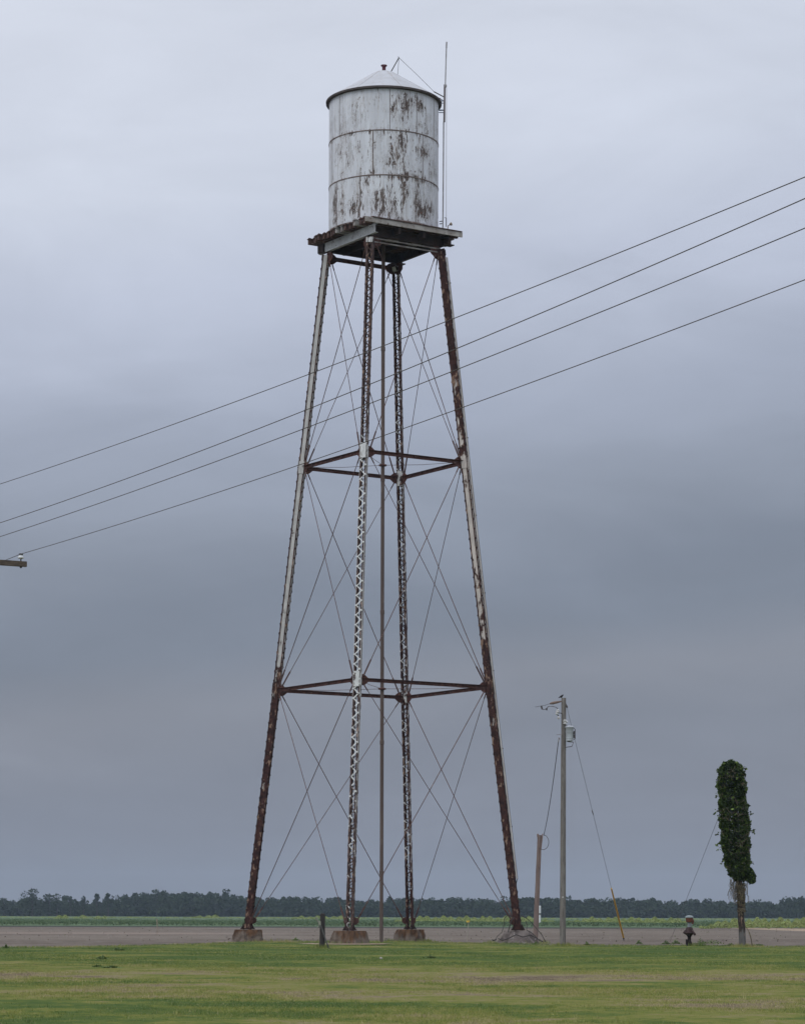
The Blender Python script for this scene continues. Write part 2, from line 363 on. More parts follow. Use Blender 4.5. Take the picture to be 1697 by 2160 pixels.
def crown_points(cx, cy, z0, z1, rad, n, blobs, flat=.75):
    ctr = np.stack([cx+RNG.normal(0, rad*.48, blobs), cy+RNG.normal(0, rad*.45, blobs), RNG.uniform(z0+(z1-z0)*.25, z1-rad*.32, blobs)], 1)
    for q in range(min(4, blobs)): ctr[q] = (cx+RNG.normal(0, rad*.12*q), cy, z1-rad*.36-q*rad*.5)
    w = RNG.integers(0, blobs, n); d = RNG.normal(size=(n, 3)); d /= np.linalg.norm(d, axis=1)[:, None]
    r = rad*RNG.uniform(.3, .5, blobs)[w]*RNG.uniform(.55, 1.05, n)**.5
    return ctr[w]+d*r[:, None]*np.array([1, 1, flat])
cc, ss = [], []
for row, (Yr, dz) in enumerate(((1105, -1.2), (1120, -.3), (1140, 0), (1165, .2))):
    px = -1500.+row*13
    while px < 3200:
        inview = -80 < px < 1780
        y = Yr+RNG.uniform(-6, 6); tp = np.interp(px, PROF[:, 0], PROF[:, 1])+(px-848)*.003*0
        h = (YH-tp)/F*y+EYE+dz+RNG.normal(0, .75); rad = RNG.uniform(2.4, 5.2)
        n = 360 if inview else 130; X0 = (px-848.5)*y/F
        p = crown_points(X0, y, .5, h, rad, n, 9); 
        b = np.stack([X0+RNG.normal(0, rad*.7, n//3), y+RNG.normal(0, 2, n//3), RNG.uniform(0, h*.6, n//3)], 1)
        cc += [p, b]; ss += [RNG.uniform(.7, 1.5, len(p)), RNG.uniform(1.0, 2.0, len(b))]
        px += rad*2*F/y*RNG.uniform(.38, .62)
v, q = leaf_quads(np.concatenate(cc), np.concatenate(ss)); tag(fast_mesh('far_woodland', v, q, woodm), kind='stuff')
TREES = [(8, 1897, 3.6, 'bushy dark tree at the left end of the far wood', 'round', 8), (68, 1877, 5.0, 'tallest dark tree of the far wood, its ragged open crown on the left', 'open', 9), (104, 1891, 3.4, 'dark tree leaning close on the right of the tallest far tree', 'round', 7), (120, 1889, 3.6, 'rounded dome shaped dark tree right of the ragged tallest tree', 'round', 10),
         (148, 1895, 1.5, 'thin spindly tree between the dome shaped tree and the low gap in the far wood', 'thin', 5), (176, 1895, 1.8, 'small narrow tree rising alone in the middle of the low gap in the far wood', 'thin', 6), (204, 1889, 2.1, 'slim tree with a small round top, left of the last pair before the dense wood', 'round', 6), (228, 1888, 2.3, 'slim ragged tree right beside the edge of the dense far wood', 'open', 7)]
for px, top, rad, lab, typ, nb in TREES:
    y = 1088+RNG.uniform(-5, 5); X0 = (px-848.5)*y/F; h = (YH-top-(px-848)*.003)/F*y+EYE
    t = empty('tree', (X0, y, 0), lab, 'tree', 'trees standing clear along the far wood')
    m = MB(); m.tube([(X0, y, -.1), (X0+.1, y, h*.4), (X0-.1, y, h*.7), (X0+.1, y, h*.9)], [.35, .28, .18, .06], 7)
    for b in range(5):
        a = b*2.4; m.tube([(X0, y, h*(.42+.07*b)), (X0+math.cos(a)*rad*.4, y+math.sin(a)*rad*.4, h*(.55+.07*b)), (X0+math.cos(a)*rad*.7, y+math.sin(a)*rad*.7, h*(.62+.07*b))], [.12, .08, .03], 5)
    m.build('trunk', barkm, t)
    p = crown_points(X0, y, h*.15, h, rad*(1.1 if typ != 'open' else 1.0), {'round': 520, 'open': 640, 'thin': 200}[typ], nb, .8)
    b = np.stack([X0+RNG.normal(0, rad*.6, 150), y+RNG.normal(0, 1.5, 150), RNG.uniform(0, h*.55, 150)], 1)
    v, q = leaf_quads(np.concatenate([p, b]), RNG.uniform(.5, 1.1, len(p)+150)); fast_mesh('crown', v, q, woodm, t)

# ------------------------------------------------------------------ the water tower
XC, YC = -.904, 114.0; TH = .2118
LR = [5.943, 4.683, 3.568, 2.514]; LZ = [EYE-.646, EYE+9.70, EYE+19.306, EYE+28.445]
cs, sn = math.cos(TH), math.sin(TH)
DIR = {'A': V((-cs, sn, 0)), 'B': V((-sn, -cs, 0)), 'C': V((sn, cs, 0)), 'D': V((cs, -sn, 0))}
CEN = V((XC, YC, 0))
def J(l, k): return CEN+DIR[l]*LR[k]+V((0, 0, LZ[k]))
U = (DIR['D']-DIR['B']).normalized(); Wd = (DIR['A']-DIR['B']).normalized(); ZUP = V((0, 0, 1))
tower = empty('water_tower', (XC, YC, 0), 'tall old riveted water tower, peeling white cylindrical tank on four rusty lattice legs', 'water tower')
white = (.50, .495, .48)
legm = {'A': weathered('leg_paint_a', white, [(0, .82), (4, .68), (9, .64), (10.6, .55), (13.5, .42), (16, .36), (24, .27), (30, .24)]),
        'B': weathered('leg_paint_b', (.30, .25, .23), [(0, 1.), (10, .85), (20, .75), (30, .62)], rust=((.088, .056, .050), (.045, .030, .028))),
        'C': weathered('leg_paint_c', white, [(0, 1.), (10, .98), (30, .92)]),
        'D': weathered('leg_paint_d', (.55, .50, .46), [(0, .86), (4, .72), (9, .70), (11, .62), (14, .5), (17, .34), (20.5, .42), (22, .56), (25, .68), (30, .70)])}
lacem = {'A': weathered('lace_a', white, [(0, 1.), (30, .7)]), 'D': weathered('lace_d', white, [(0, 1.), (30, .7)]),
         'B': weathered('lace_b', (.66, .67, .66), [(0, .60), (6, .50), (10, .42), (14, .34), (20, .42), (22, .56), (26, .78), (28, .80), (30, .5)], 5, rust=((.088, .056, .050), (.045, .030, .028))),
         'C': weathered('lace_c', (.6, .6, .6), [(0, .66), (4, .5), (9, .5), (11, .52), (20, .52), (30, .54)], 5)}
rustm = mottled('rusty_iron', (.098, .045, .038), (.052, .025, .022), 3, bump=.4, c3=(.15, .085, .06))
rodm = mottled('rod_iron', (.12, .068, .058), (.065, .036, .032), 2, bump=0, c3=(.22, .15, .12))
concm = mottled('stained_concrete', (.175, .15, .138), (.075, .062, .058), 2.6, bump=.8, c3=(.27, .245, .225))
def conc_rust():
    m, nt, b = newmat('rust_stained_concrete'); k = NB(nt); co = k.coord()
    sp = k.n('ShaderNodeSeparateXYZ'); k.l(co, sp.inputs[0])
    base = k.mix(k.rng(k.noise(co, 3, 5, .65), .38, .66), (.165, .138, .115), (.075, .058, .046))
    st = k.noise(co, 2.2, 5, .6, .4, (1, 1, .22))
    f = k.rng(k.math('ADD', st, k.rng(sp.outputs[2], 0, .55, -.13, .24)), .46, .62)
    base = k.mix(f, base, k.mix(k.rng(k.noise(co, 5, 4, .6, 0, (1, 1, .3)), .4, .6), (.125, .072, .042), (.060, .038, .026)))
    k.l(base, b.inputs['Base Color']); b.inputs['Roughness'].default_value = .95; b.inputs['Specular IOR Level'].default_value = .1
    k.l(k.bump(k.noise(co, 9, 5, .7), .7, .03), b.inputs['Normal']); return m
footm = conc_rust()
splm = weathered('splice_paint', (.6, .61, .6), [(0, .36), (30, .40)], 6)
HT = .132; HR = .135
NB_ = {'A': 'BC', 'B': 'AD', 'C': 'DA', 'D': 'CB'}
LEGLAB = {'A': 'leg on the left, white above and dark rust below', 'B': 'nearest lattice leg with white zigzag lacing', 'C': 'darkest lattice leg at the back', 'D': 'leg on the right with a pale conduit along it'}
for l in 'ABCD':
    ch = MB(); lc = MB(); spl = []
    for s in range(3):
        p0, p1 = J(l, s), J(l, s+1); d = (p1-p0).normalized()
        r = (DIR[l]-d*DIR[l].dot(d)).normalized(); t = d.cross(r); L = (p1-p0).length
        for sg in (-1, 1):
            ch.bar(p0+t*sg*HT, p1+t*sg*HT, .014, HR*2, t)
            for rr in (-1, 1):
                ch.bar(p0+t*sg*(HT-.034)+r*rr*HR, p1+t*sg*(HT-.034)+r*rr*HR, .054, .016, t)
        st = .203; n = int(L/st); st = L/n
        for sg in (-1, 1):                              # riveted edge angles along the web
            for rr in (-1, 1): lc.bar(p0+t*sg*(HT+.012)+r*rr*(HR-.026), p1+t*sg*(HT+.012)+r*rr*(HR-.026), .010, .052, t)
        for rr, ph in ((1, 0), (-1, 0)):
            o = r*rr*(HR+.016)
            for i in range(n):
                a = 1 if (i+ph) % 2 == 0 else -1
                q0 = p0+d*(i*st)+t*a*.098+o; q1 = p0+d*((i+1)*st)-t*a*.098+o
                e = (q1-q0).normalized()*.03
                o2 = r*rr*(.006 if i % 2 else 0)
                lc.bar(q0-e+o2, q1+e+o2, .012, ({'B': (.050, .046, .038)[s], 'C': .038}.get(l, .058) if rr > 0 else .032), r)
                for sgn in (a,):
                    lc.box(q0+r*rr*.012, d*.02, t*.02, r*.008)          # rivet head
                # batten stub seen on the outer edge of the channel
                lc.box(p0+d*(i*st)+t*a*(HT+.004)+r*rr*(HR+.004), d*.035, t*.02, r*.012)
        if s > 0:
            for c_, a_, b_, n_ in [(p0+r*rr*(HR+.034), d*.32, t*.115, r*.008) for rr in (-1, 1)]+[(p0+t*sg*(HT+.023), d*.26, t*.006, r*.115) for sg in (-1, 1)]: spl.append((c_, a_, b_, n_))
        if s == 2:
            for rr in (-1, 1): spl.append((p1+r*rr*(HR+.034)-d*.12, d*.11, t*.14, r*.008))
    lo = ch.build('leg', legm[l], tower); lo['label'] = LEGLAB[l]
    lc.build('lacing', lacem[l], lo)
    for q_ in spl:
        m = MB(); m.box(*q_); m.build('splice_plate', {'A': legm['A'], 'B': splm, 'C': lacem['C'], 'D': legm['D']}[l], lo)
    for s in range(4):
        for nb in NB_[l]:
            e = (J(nb, s)-J(l, s)).normalized(); o = J(l, s)+e*.27
            zz = (0, 0, 0, -.12)[s]+(.38 if s == 0 else 0)
            n = e.cross(ZUP).normalized(); c = o+ZUP*zz
            sc = .26 if s else .17
            pts = [(-1, .55), (-.5, 1), (.35, .8), (1, .3), (1, -.3), (.35, -.8), (-.5, -1), (-1, -.55)]
            gp = MB(); f = [c+e*a*sc+ZUP*b*sc*1.0-n*.014 for a, b in pts]; g = [x+n*.028 for x in f]; m8 = len(pts)
            gp.add(f+g, [tuple(reversed(range(m8))), tuple(range(m8, 2*m8))]+[(i, (i+1) % m8, m8+(i+1) % m8, m8+i) for i in range(m8)])
            for a, b in ((.5, .1), (.5, -.15), (-.2, .5), (-.2, -.5)):
                gp.tube([c+e*a*sc+ZUP*b*sc-n*.04, c+e*a*sc+ZUP*b*sc+n*.04], .022, 6)
            gp.build('gusset_plate', rustm, lo)
    bp = MB(); b0 = J(l, 0); r = DIR[l]; t = ZUP.cross(r)
    bp.box(b0+ZUP*.02, r*.26, t*.24, ZUP*.022)
    for sg in (-1, 1):
        for s2 in (-1, 1):
            bp.add([b0+t*sg*HT+r*s2*.13+ZUP*.042, b0+t*sg*HT+r*s2*.25+ZUP*.042, b0+t*sg*HT+r*s2*.13+ZUP*.3, b0+t*sg*(HT+.03)+r*s2*.13+ZUP*.042, b0+t*sg*(HT+.03)+r*s2*.25+ZUP*.042, b0+t*sg*(HT+.03)+r*s2*.13+ZUP*.3],
                   [(0, 1, 2), (3, 5, 4), (0, 3, 4, 1), (1, 4, 5, 2), (2, 5, 3, 0)])
            bp.tube([b0+r*s2*.2+t*sg*.19+ZUP*.04, b0+r*s2*.2+t*sg*.19+ZUP*.12], .02, 6)
    bp.build('base_plate', mottled('base_iron', (.04, .02, .018), (.022, .014, .013), 4), lo)

# footings: battered concrete blocks
def footing(l, rt, rb, h, nside, rot, jit, mat, lab):
    b0 = J(l, 0); m = MB(); N = 40; rows = 9; vs = []; rnd = random.Random(ord(l))
    def poly(a):                                     # radius of a regular n-gon at angle a
        w_ = 2*PI/nside; x = ((a-rot) % w_)-w_/2; return math.cos(w_/2)/math.cos(x)
    for i in range(rows+1):
        u = i/rows; rr = rb+(rt-rb)*u**.7
        for j in range(N):
            a = 2*PI*j/N; q = rr*poly(a)*(1+jit*(math.sin(a*5+u*4+ord(l))*.4+math.sin(a*11-u*9)*.3+rnd.uniform(-.5, .5)*.6))
            q *= 1-jit*2.2*max(0, math.cos(a*3.5+ord(l)))**10-(.05*max(0, u-.8)*5 if u > .8 else 0)
            vs.append((b0.x+q*math.cos(a), b0.y+q*math.sin(a), -.12+(h+.12)*u+(rnd.uniform(-1, 1)*jit*.12 if 0 < i < rows else 0)))
    fs = [(i*N+j, i*N+(j+1) % N, (i+1)*N+(j+1) % N, (i+1)*N+j) for i in range(rows) for j in range(N)]
    fs.append(tuple(rows*N+j for j in range(N))); m.add(vs, fs)
    o = m.build('footing', mat, tower); o['label'] = lab; return o
footing('A', .66, .80, .535, 6, .5, .11, footm, 'chipped concrete footing under the left leg')
footing('B', .74, .98, .535, 4, .30, .045, footm, 'large rust stained concrete footing under the nearest leg')
footing('C', .68, .80, .535, 6, .9, .10, footm, 'brown streaked concrete footing under the back leg')
footing('D', .62, 1.12, .535, 6, .2, .14, concm, 'crumbling grey concrete footing under the right leg')

# ring struts: back to back angles
def strut(a, b, z=0, hgt=.15, off=.13, name='strut', mat=rustm):
    p, q = a+ZUP*z, b+ZUP*z; d = (q-p).normalized(); p = p+d*off; q = q-d*off; n = d.cross(ZUP); m = MB()
    for sg in (-1, 1):
        m.bar(p+n*sg*.02, q+n*sg*.02, .014, hgt, n); m.bar(p+n*sg*.062+ZUP*(hgt/2-.008), q+n*sg*.062+ZUP*(hgt/2-.008), .07, .014, n)
    for i in range(1, 6): m.box(p+(q-p)*(i/6), d*.06, n*.075, ZUP*.02)
    return m.build(name, mat, tower)
PAIRS = ('AB', 'BD', 'DC', 'CA')
for s in (1, 2):
    for a, b in PAIRS: strut(J(a, s), J(b, s))
strut(J('A', 3), J('C', 3), -.12, .16)
greym = mottled('grey_painted_iron', (.30, .29, .28), (.17, .14, .13), 3, bump=.2)
m = MB(); a, b = J('B', 3), J('D', 3); d = (b-a).normalized()
m.bar(a+d*.1+ZUP*.02, b-d*.1+ZUP*.02, .05, .05, ZUP); m.bar(a+d*.1-ZUP*.13, b-d*.1-ZUP*.13, .05, .05, ZUP); m.build('strut', greym, tower)

# tension rods: an X in each panel of each face
for s in range(3):
    for a, b in PAIRS:
        for lo_, hi_ in ((a, b), (b, a)):
            p, q = J(lo_, s), J(hi_, s+1); e = (J(hi_, s)-J(lo_, s)).normalized()
            n = e.cross(ZUP).normalized()*(.03 if lo_ == a else -.03)
            p = p+e*.30+ZUP*(.34 if s == 0 else .20)+n; q = q-e*.30-ZUP*(.20 if s < 2 else .3)+n; d = q-p
            m = MB(); sag = V((0, 0, -.03))
            m.tube([p, p+d*.25+sag*.7, p+d*.5+sag, p+d*.75+sag*.7, q], .0165 if lo_ == a else .0135, 6)
            m.tube([p-d.normalized()*.04, p+d.normalized()*.75], .032, 6); m.tube([q+d.normalized()*.04, q-d.normalized()*.3], .026, 6)
            m.build('tension_rod', rodm, tower)

# riser pipe with collars and stays
pipem = mottled('brown_pipe', (.125, .094, .082), (.085, .064, .057), 1.2, (1, 1, .25), bump=.15, c3=(.17, .135, .115))
m = MB(); zt = EYE+29.1; px_ = V((XC, YC, 0)); m.tube([px_-ZUP*.3, px_+ZUP*12, px_+ZUP*zt], .079, 16)
for z in (3.0, 8.6, 14.2, 19.9, 25.5): m.lathe(px_+ZUP*z, [(.08, -.09), (.094, -.08), (.094, .08), (.08, .09)], 16)
riser = m.build('riser_pipe', pipem, tower)
for s in (1, 2):
    m = MB(); m.lathe(px_+ZUP*(LZ[s]), [(.08, -.05), (.17, -.03), (.17, .03), (.08, .05)], 14); m.build('collar', rustm, riser)
for s in (1, 2):
    for l in 'ABD':
        m = MB(); p = J(l, s)-DIR[l]*.3+ZUP*.02; q = px_+ZUP*LZ[s]+DIR[l]*.15; m.tube([p, (p+q)/2-ZUP*.04, q], .010, 5); m.build('stay_rod', rodm, tower)

# platform
ZB0, ZB1, ZJ, ZD = EYE+28.57, EYE+28.955, EYE+29.165, EYE+29.20
galv = mottled('grey_flaked_paint', (.40, .42, .43), (.30, .31, .32), 3, bump=.3, c3=(.12, .10, .09))
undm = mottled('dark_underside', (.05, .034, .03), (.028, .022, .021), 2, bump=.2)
def pf(u, w, z): return CEN+U*u+Wd*w+ZUP*z
def ibeam(u, w0, w1, mat, along='w', lab=None):
    P = (lambda a, z: pf(u, a, z)) if along == 'w' else (lambda a, z: pf(a, u, z))
    side = U if along == 'w' else Wd; m = MB(); zc = (ZB0+ZB1)/2; sgn = 1 if u < 0 else -1
    m.bar(P(w0, zc), P(w1, zc), .016, ZB1-ZB0, side)
    for z in (ZB0+.009, ZB1-.009):
        m.bar(P(w0, z)+side*sgn*.065, P(w1, z)+side*sgn*.065, .15, .018, side)
    for i in range(7):
        a = w0+(w1-w0)*(i+.5)/7; m.box(P(a, zc)+side*sgn*.03, side*.03, (Wd if along == 'w' else U)*.008, ZUP*.17)
        for zz in (-.1, .1): m.tube([P(a, zc+zz)-side*sgn*.02, P(a, zc+zz)], .022, 6)
    o = m.build('beam', mat, tower)
    if lab: o['label'] = lab
    return o
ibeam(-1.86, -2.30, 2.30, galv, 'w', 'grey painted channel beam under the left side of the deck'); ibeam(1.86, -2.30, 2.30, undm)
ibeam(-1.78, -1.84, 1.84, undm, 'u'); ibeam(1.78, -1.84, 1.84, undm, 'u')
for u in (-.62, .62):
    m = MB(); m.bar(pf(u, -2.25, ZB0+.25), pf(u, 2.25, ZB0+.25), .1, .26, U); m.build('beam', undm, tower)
timm = mottled('rusty_brown_timber', (.10, .058, .048), (.055, .034, .03), 3, (1, 1, 1), bump=.5, c3=(.2, .15, .13))
pale = mottled('pale_flaking_timber', (.40, .385, .36), (.25, .225, .205), 2.4, bump=.5, c3=(.11, .07, .055))
gl = mottled('grey_joist', (.34, .33, .32), (.2, .18, .17), 3, bump=.4, c3=(.1, .07, .06))
rj = random.Random(5); NJ = 17
for i in range(NJ):
    w = -2.33+4.66*i/(NJ-1); u0 = -2.32+rj.uniform(-.07, .09); u1 = 2.40+rj.uniform(-.05, .05); front = i == 0
    if front: u0, u1 = -2.38, 2.50
    m = MB(); m.bar(pf(u0, w, (ZB1+ZJ)/2), pf(u1, w, (ZB1+ZJ)/2), .06 if front else .13, ZJ-ZB1-.004, Wd)
    if not front: m.hexa([pf(u0-.03, w-.09, ZJ), pf(-2.13, w-.09, ZJ), pf(-2.13, w+.09, ZJ), pf(u0-.03, w+.09, ZJ), pf(u0-.03, w-.09, ZD+.03), pf(-2.13, w-.09, ZD), pf(-2.13, w+.09, ZD-.015), pf(u0-.03, w+.09, ZD-.01)])
    o = m.build('joist', pale if front else (gl if i in (3, 7, 8) else timm), tower)
    if front: o['label'] = 'pale flaking front plank of the deck'
rb = random.Random(9); m = MB(); i = 0; w = -2.40
while w < 2.36:
    ww = rb.uniform(.2, .3); u0 = -2.02+rb.uniform(-.08, .08)
    m.hexa([pf(u0, w, ZJ+.003), pf(2.46, w, ZJ+.003), pf(2.46, w+ww*.9, ZJ+.003), pf(u0, w+ww*.9, ZJ+.003), pf(u0, w, ZD+rb.uniform(0, .03)), pf(2.46, w, ZD), pf(2.46, w+ww*.9, ZD), pf(u0, w+ww*.9, ZD+rb.uniform(0, .03))]); w += ww
m.build('deck_boards', timm, tower)
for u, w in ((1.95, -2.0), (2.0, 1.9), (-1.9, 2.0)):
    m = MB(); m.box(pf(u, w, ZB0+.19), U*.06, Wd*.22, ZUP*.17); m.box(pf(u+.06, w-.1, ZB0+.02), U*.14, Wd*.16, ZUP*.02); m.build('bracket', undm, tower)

# tank shell with wear worked out where the photograph shows it
RT = 2.345; ZT0, ZT1 = ZD+.012, EYE+34.84
def tank_mat():
    m, nt, b = newmat('peeling_white_tank'); k = NB(nt); uv = k.n('ShaderNodeUVMap').outputs[0]
    wear = k.n('ShaderNodeAttribute', attribute_name='wear').outputs['Fac']
    n1 = k.noise(uv, 3.2, 8, .74, .7, (1, .34, 1)); n2 = k.noise(uv, 9, 7, .75, 1.2, (1, .22, 1)); n3 = k.noise(uv, 1.3, 4, .5, .2, (1, .25, 1))
    base = k.mix(k.rng(n3, .35, .68), (.64, .67, .71), (.53, .55, .585))
    base = k.mix(k.rng(k.noise(uv, 9, 4, .6, 0, (1, .045, 1)), .50, .74), base, (.44, .44, .45))
    base = k.mix(k.rng(k.noise(uv, 16, 3, .5), .56, .8), base, (.62, .615, .60))
    a = k.math('ADD', k.math('MULTIPLY', n1, .45), k.math('MULTIPLY', n2, .55)); a = k.math('ADD', a, k.math('MULTIPLY', wear, .138))
    stain = k.rng(a, .535, .615); chip = k.rng(a, .586, .598)
    base = k.mix(k.math('MULTIPLY', stain, .45), base, (.38, .30, .24))
    pc = k.mix(k.rng(k.noise(uv, 9, 3), .42, .6), (.058, .047, .043), (.10, .072, .058)); pc = k.mix(k.rng(k.noise(uv, 5.2, 3), .63, .7), pc, (.19, .075, .04))
    base = k.mix(chip, base, pc)
    run = k.noise(uv, 6.5, 4, .6, .2, (1, .03, 1)); base = k.mix(k.math('MULTIPLY', k.rng(run, .54, .70), .40), base, (.40, .35, .31))
    for sc_, st_, th in ((4.4, .07, .016), (7.5, .10, .014)):
        crack = k.noise(uv, sc_, 6, .72, 1.6, (1, st_, 1)); cr = k.math('ABSOLUTE', k.math('SUBTRACT', crack, .5))
        lines = k.math('MULTIPLY', k.rng(cr, th, .003), k.rng(k.math('ADD', k.noise(uv, 2.1, 4, .6, 0, (1, .5, 1)), k.math('MULTIPLY', wear, .22)), .49, .62))
        base = k.mix(k.math('MULTIPLY', lines, .85), base, (.13, .105, .09))
    k.l(base, b.inputs['Base Color']); b.inputs['Roughness'].default_value = .6; b.inputs['Specular IOR Level'].default_value = .22
    k.l(k.bump(k.math('SUBTRACT', n3, k.math('MULTIPLY', chip, .5)), .35, .02), b.inputs['Normal']); return m
def tank_uv(px, py):
    """tank angle and height of a photo point on the near side of the shell"""
    p = at(px, py, YC-1.2); dx = max(-.98, min(.98, (p.x-(XC+.0))/RT)); a = math.asin(dx); y = YC-RT*math.cos(a); return a, at(px, py, y).z
NA, NZ = 240, 90
ang = np.linspace(-PI, PI, NA, endpoint=False); zz = np.linspace(ZT0, ZT1, NZ); AA, ZZ = np.meshgrid(ang, zz)
wear = np.zeros_like(AA)
for px, py, sx, sy, am in ((857, 225, 9, 20, .9), (830, 240, 4, 20, .7), (885, 225, 7, 15, .8), (842, 205, 6, 12, .5), (748, 250, 4, 16, .6), (850, 300, 12, 24, .75), (893, 320, 12, 10, .75), (886, 300, 5, 20, .5), (838, 340, 16, 26, .6), (852, 372, 22, 8, .95), (885, 378, 16, 10, .8),
                           (787, 330, 3, 40, .7), (786, 362, 5, 8, .8), (706, 440, 6, 34, .8), (718, 445, 10, 24, .6), (745, 440, 10, 22, .7), (760, 400, 6, 30, .65), (769, 385, 8, 10, .7), (802, 430, 12, 22, .85), (830, 425, 14, 30, .55), (852, 400, 10, 24, .7), (880, 430, 9, 34, .85), (890, 440, 14, 20, .9), (905, 440, 10, 10, .7), (812, 462, 40, 6, .5),
                           (880, 400, 4, 40, .7), (910, 340, 8, 30, .4), (720, 330, 10, 30, .35), (745, 320, 4, 12, .5), (757, 310, 3, 10, .5), (895, 270, 20, 20, .35)):
    a0, z0 = tank_uv(px, py); da = (sx/48.5)/RT/max(.35, math.cos(a0)); dz = sy/48.5
    wear = np.maximum(wear, am*np.exp(-.5*((AA-a0)/da)**2-.5*((ZZ-z0)/dz)**2))
SEAMZ = [EYE+33.03, EYE+31.14]
wear = np.maximum(wear, .55*np.exp(-.5*((ZZ-ZT0)/.16)**2)*(.5+.5*np.sin(AA*9+1)**2))
for z0 in SEAMZ: wear = np.maximum(wear, .38*np.exp(-.5*((ZZ-z0+.05)/.09)**2))
wear = np.maximum(wear, .42*((np.abs(AA) > 1.45)*(.4+.6*np.sin(AA*7)**2)))      # unseen back half: a moderate, patchy wear
vv = np.stack([XC+RT*np.sin(AA).ravel(), YC-RT*np.cos(AA).ravel(), ZZ.ravel()], 1)
i, j = np.meshgrid(np.arange(NZ-1), np.arange(NA), indexing='ij'); j2 = (j+1) % NA
pq = np.stack([(i*NA+j).ravel(), (i*NA+j2).ravel(), ((i+1)*NA+j2).ravel(), ((i+1)*NA+j).ravel()], 1)
tank = fast_mesh('tank', vv, pq, tank_mat(), tower); me = tank.data
me.polygons.foreach_set('use_smooth', [True]*len(me.polygons))
at_ = me.attributes.new('wear', 'FLOAT', 'POINT'); at_.data.foreach_set('value', wear.astype(np.float32).ravel())
ul = me.uv_layers.new(name='UVMap'); jj = np.stack([j, j+1, j+1, j], -1).reshape(-1); vi = pq.ravel()
uvs = np.stack([jj/NA*2*PI*RT, vv[vi, 2]], 1); ul.data.foreach_set('uv', uvs.astype(np.float32).ravel())
tank['label'] = 'peeling white cylindrical tank in three riveted courses'
seamm = mottled('seam_rust', (.20, .16, .14), (.11, .085, .075), 3, bump=.2, c3=(.34, .32, .31))
m = MB()
for z in SEAMZ: m.lathe((XC, YC, z), [(RT-.01, -.028), (RT+.014, -.022), (RT+.018, 0), (RT+.014, .022), (RT-.01, .028)], 160, cap=False)
m.lathe((XC, YC, ZT0+.03), [(RT-.01, -.03), (RT+.03, -.03), (RT+.03, .012), (RT-.01, .03)], 160, cap=False)
m.build('ring_seam', seamm, tank)
for pxs, za, zb in (((716, 822, 878, 914), SEAMZ[0]+.03, ZT1-.1), ((787, 891, 700), SEAMZ[1]+.03, SEAMZ[0]-.03), ((710, 876, 760), ZT0+.06, SEAMZ[1]-.03)):
    for px in pxs:
        a, _ = tank_uv(px, 330); c = V((XC+(RT+.002)*math.sin(a), YC-(RT+.002)*math.cos(a), 0)); n = V((math.sin(a), -math.cos(a), 0)); t = V((math.cos(a), math.sin(a), 0))
        m = MB(); m.bar(c+ZUP*za, c+ZUP*zb, .022 if px not in (787, 710) else .045, .014, t); m.build('vertical_seam', seamm, tank)
# roof
roofm = mottled('white_roof_sheet', (.455, .47, .50), (.39, .395, .41), 1.6, bump=.15, c3=(.40, .37, .355), lo=.4, hi=.7)
REV, ZE, ZA = 2.475, EYE+34.86, EYE+36.16
m = MB(); n = 24; vs = []; fs = []
rows = [(REV, ZE), (1.35, ZE+.70), (.42, ZE+1.28), (.30, ZE+1.325), (.02, ZE+1.35)]
for r_, z in rows: vs += [(XC+r_*math.sin(2*PI*q/96), YC-r_*math.cos(2*PI*q/96), z) for q in range(96)]
for a in range(len(rows)-1):
    for q in range(96): fs.append((a*96+q, a*96+(q+1) % 96, (a+1)*96+(q+1) % 96, (a+1)*96+q))
m.add(vs, fs); roof = m.build('roof', roofm, tank); roof['label'] = 'shallow conical white sheet metal roof'
m = MB()
for q in range(8):
    a = 2*PI*(q+.4)/8; e = V((math.sin(a), -math.cos(a), 0))
    m.bar(CEN+e*.42+ZUP*(ZE+1.28), CEN+e*(REV-.02)+ZUP*(ZE+.012), .02, .02, ZUP.cross(e))
m.build('roof_seam', mottled('roof_joint', (.47, .46, .46), (.36, .34, .33), 3, bump=0), roof)
m = MB(); m.lathe((XC, YC, ZE), [(RT-.02, -.10), (REV-.03, -.055), (REV+.005, -.075), (REV+.012, 0), (REV-.01, .012)], 128, cap=False)
m.build('eave', mottled('dark_eave', (.10, .085, .08), (.06, .05, .048), 3, bump=.2), roof)
vent = mottled('maroon_pipe', (.13, .05, .06), (.09, .035, .045), 3, bump=.1)
m = MB(); m.lathe((XC, YC, ZA-.04), [(.085, -.02), (.085, .0), (.078, .02), (.078, .29), (.10, .33), (.135, .345), (.135, .375), (.06, .38)], 20); m.build('vent_pipe', vent, roof)
darkm = mottled('dark_steel', (.09, .08, .08), (.05, .045, .045), 3, bump=.1)
dav = MB(); Yd_ = YC+.7
top = at(841, 121, Yd_); dav.tube([at(818, 162, Yd_), top, at(839.5, 119, Yd_)], [.022, .022, .02], 6); dav.tube([top, at(837, 172, Yd_)], .010, 5)
dav.tube([top, at(880, 158, Yd_), at(916, 194, Yd_)], .009, 5)
dav.tube([at(915, 193, Yd_), at(936, 204, YC+.2)], .024, 6); dav.tube([at(926, 206, Yd_), at(936, 213, YC+.2)], .016, 6)
dav.build('davit', darkm, roof)

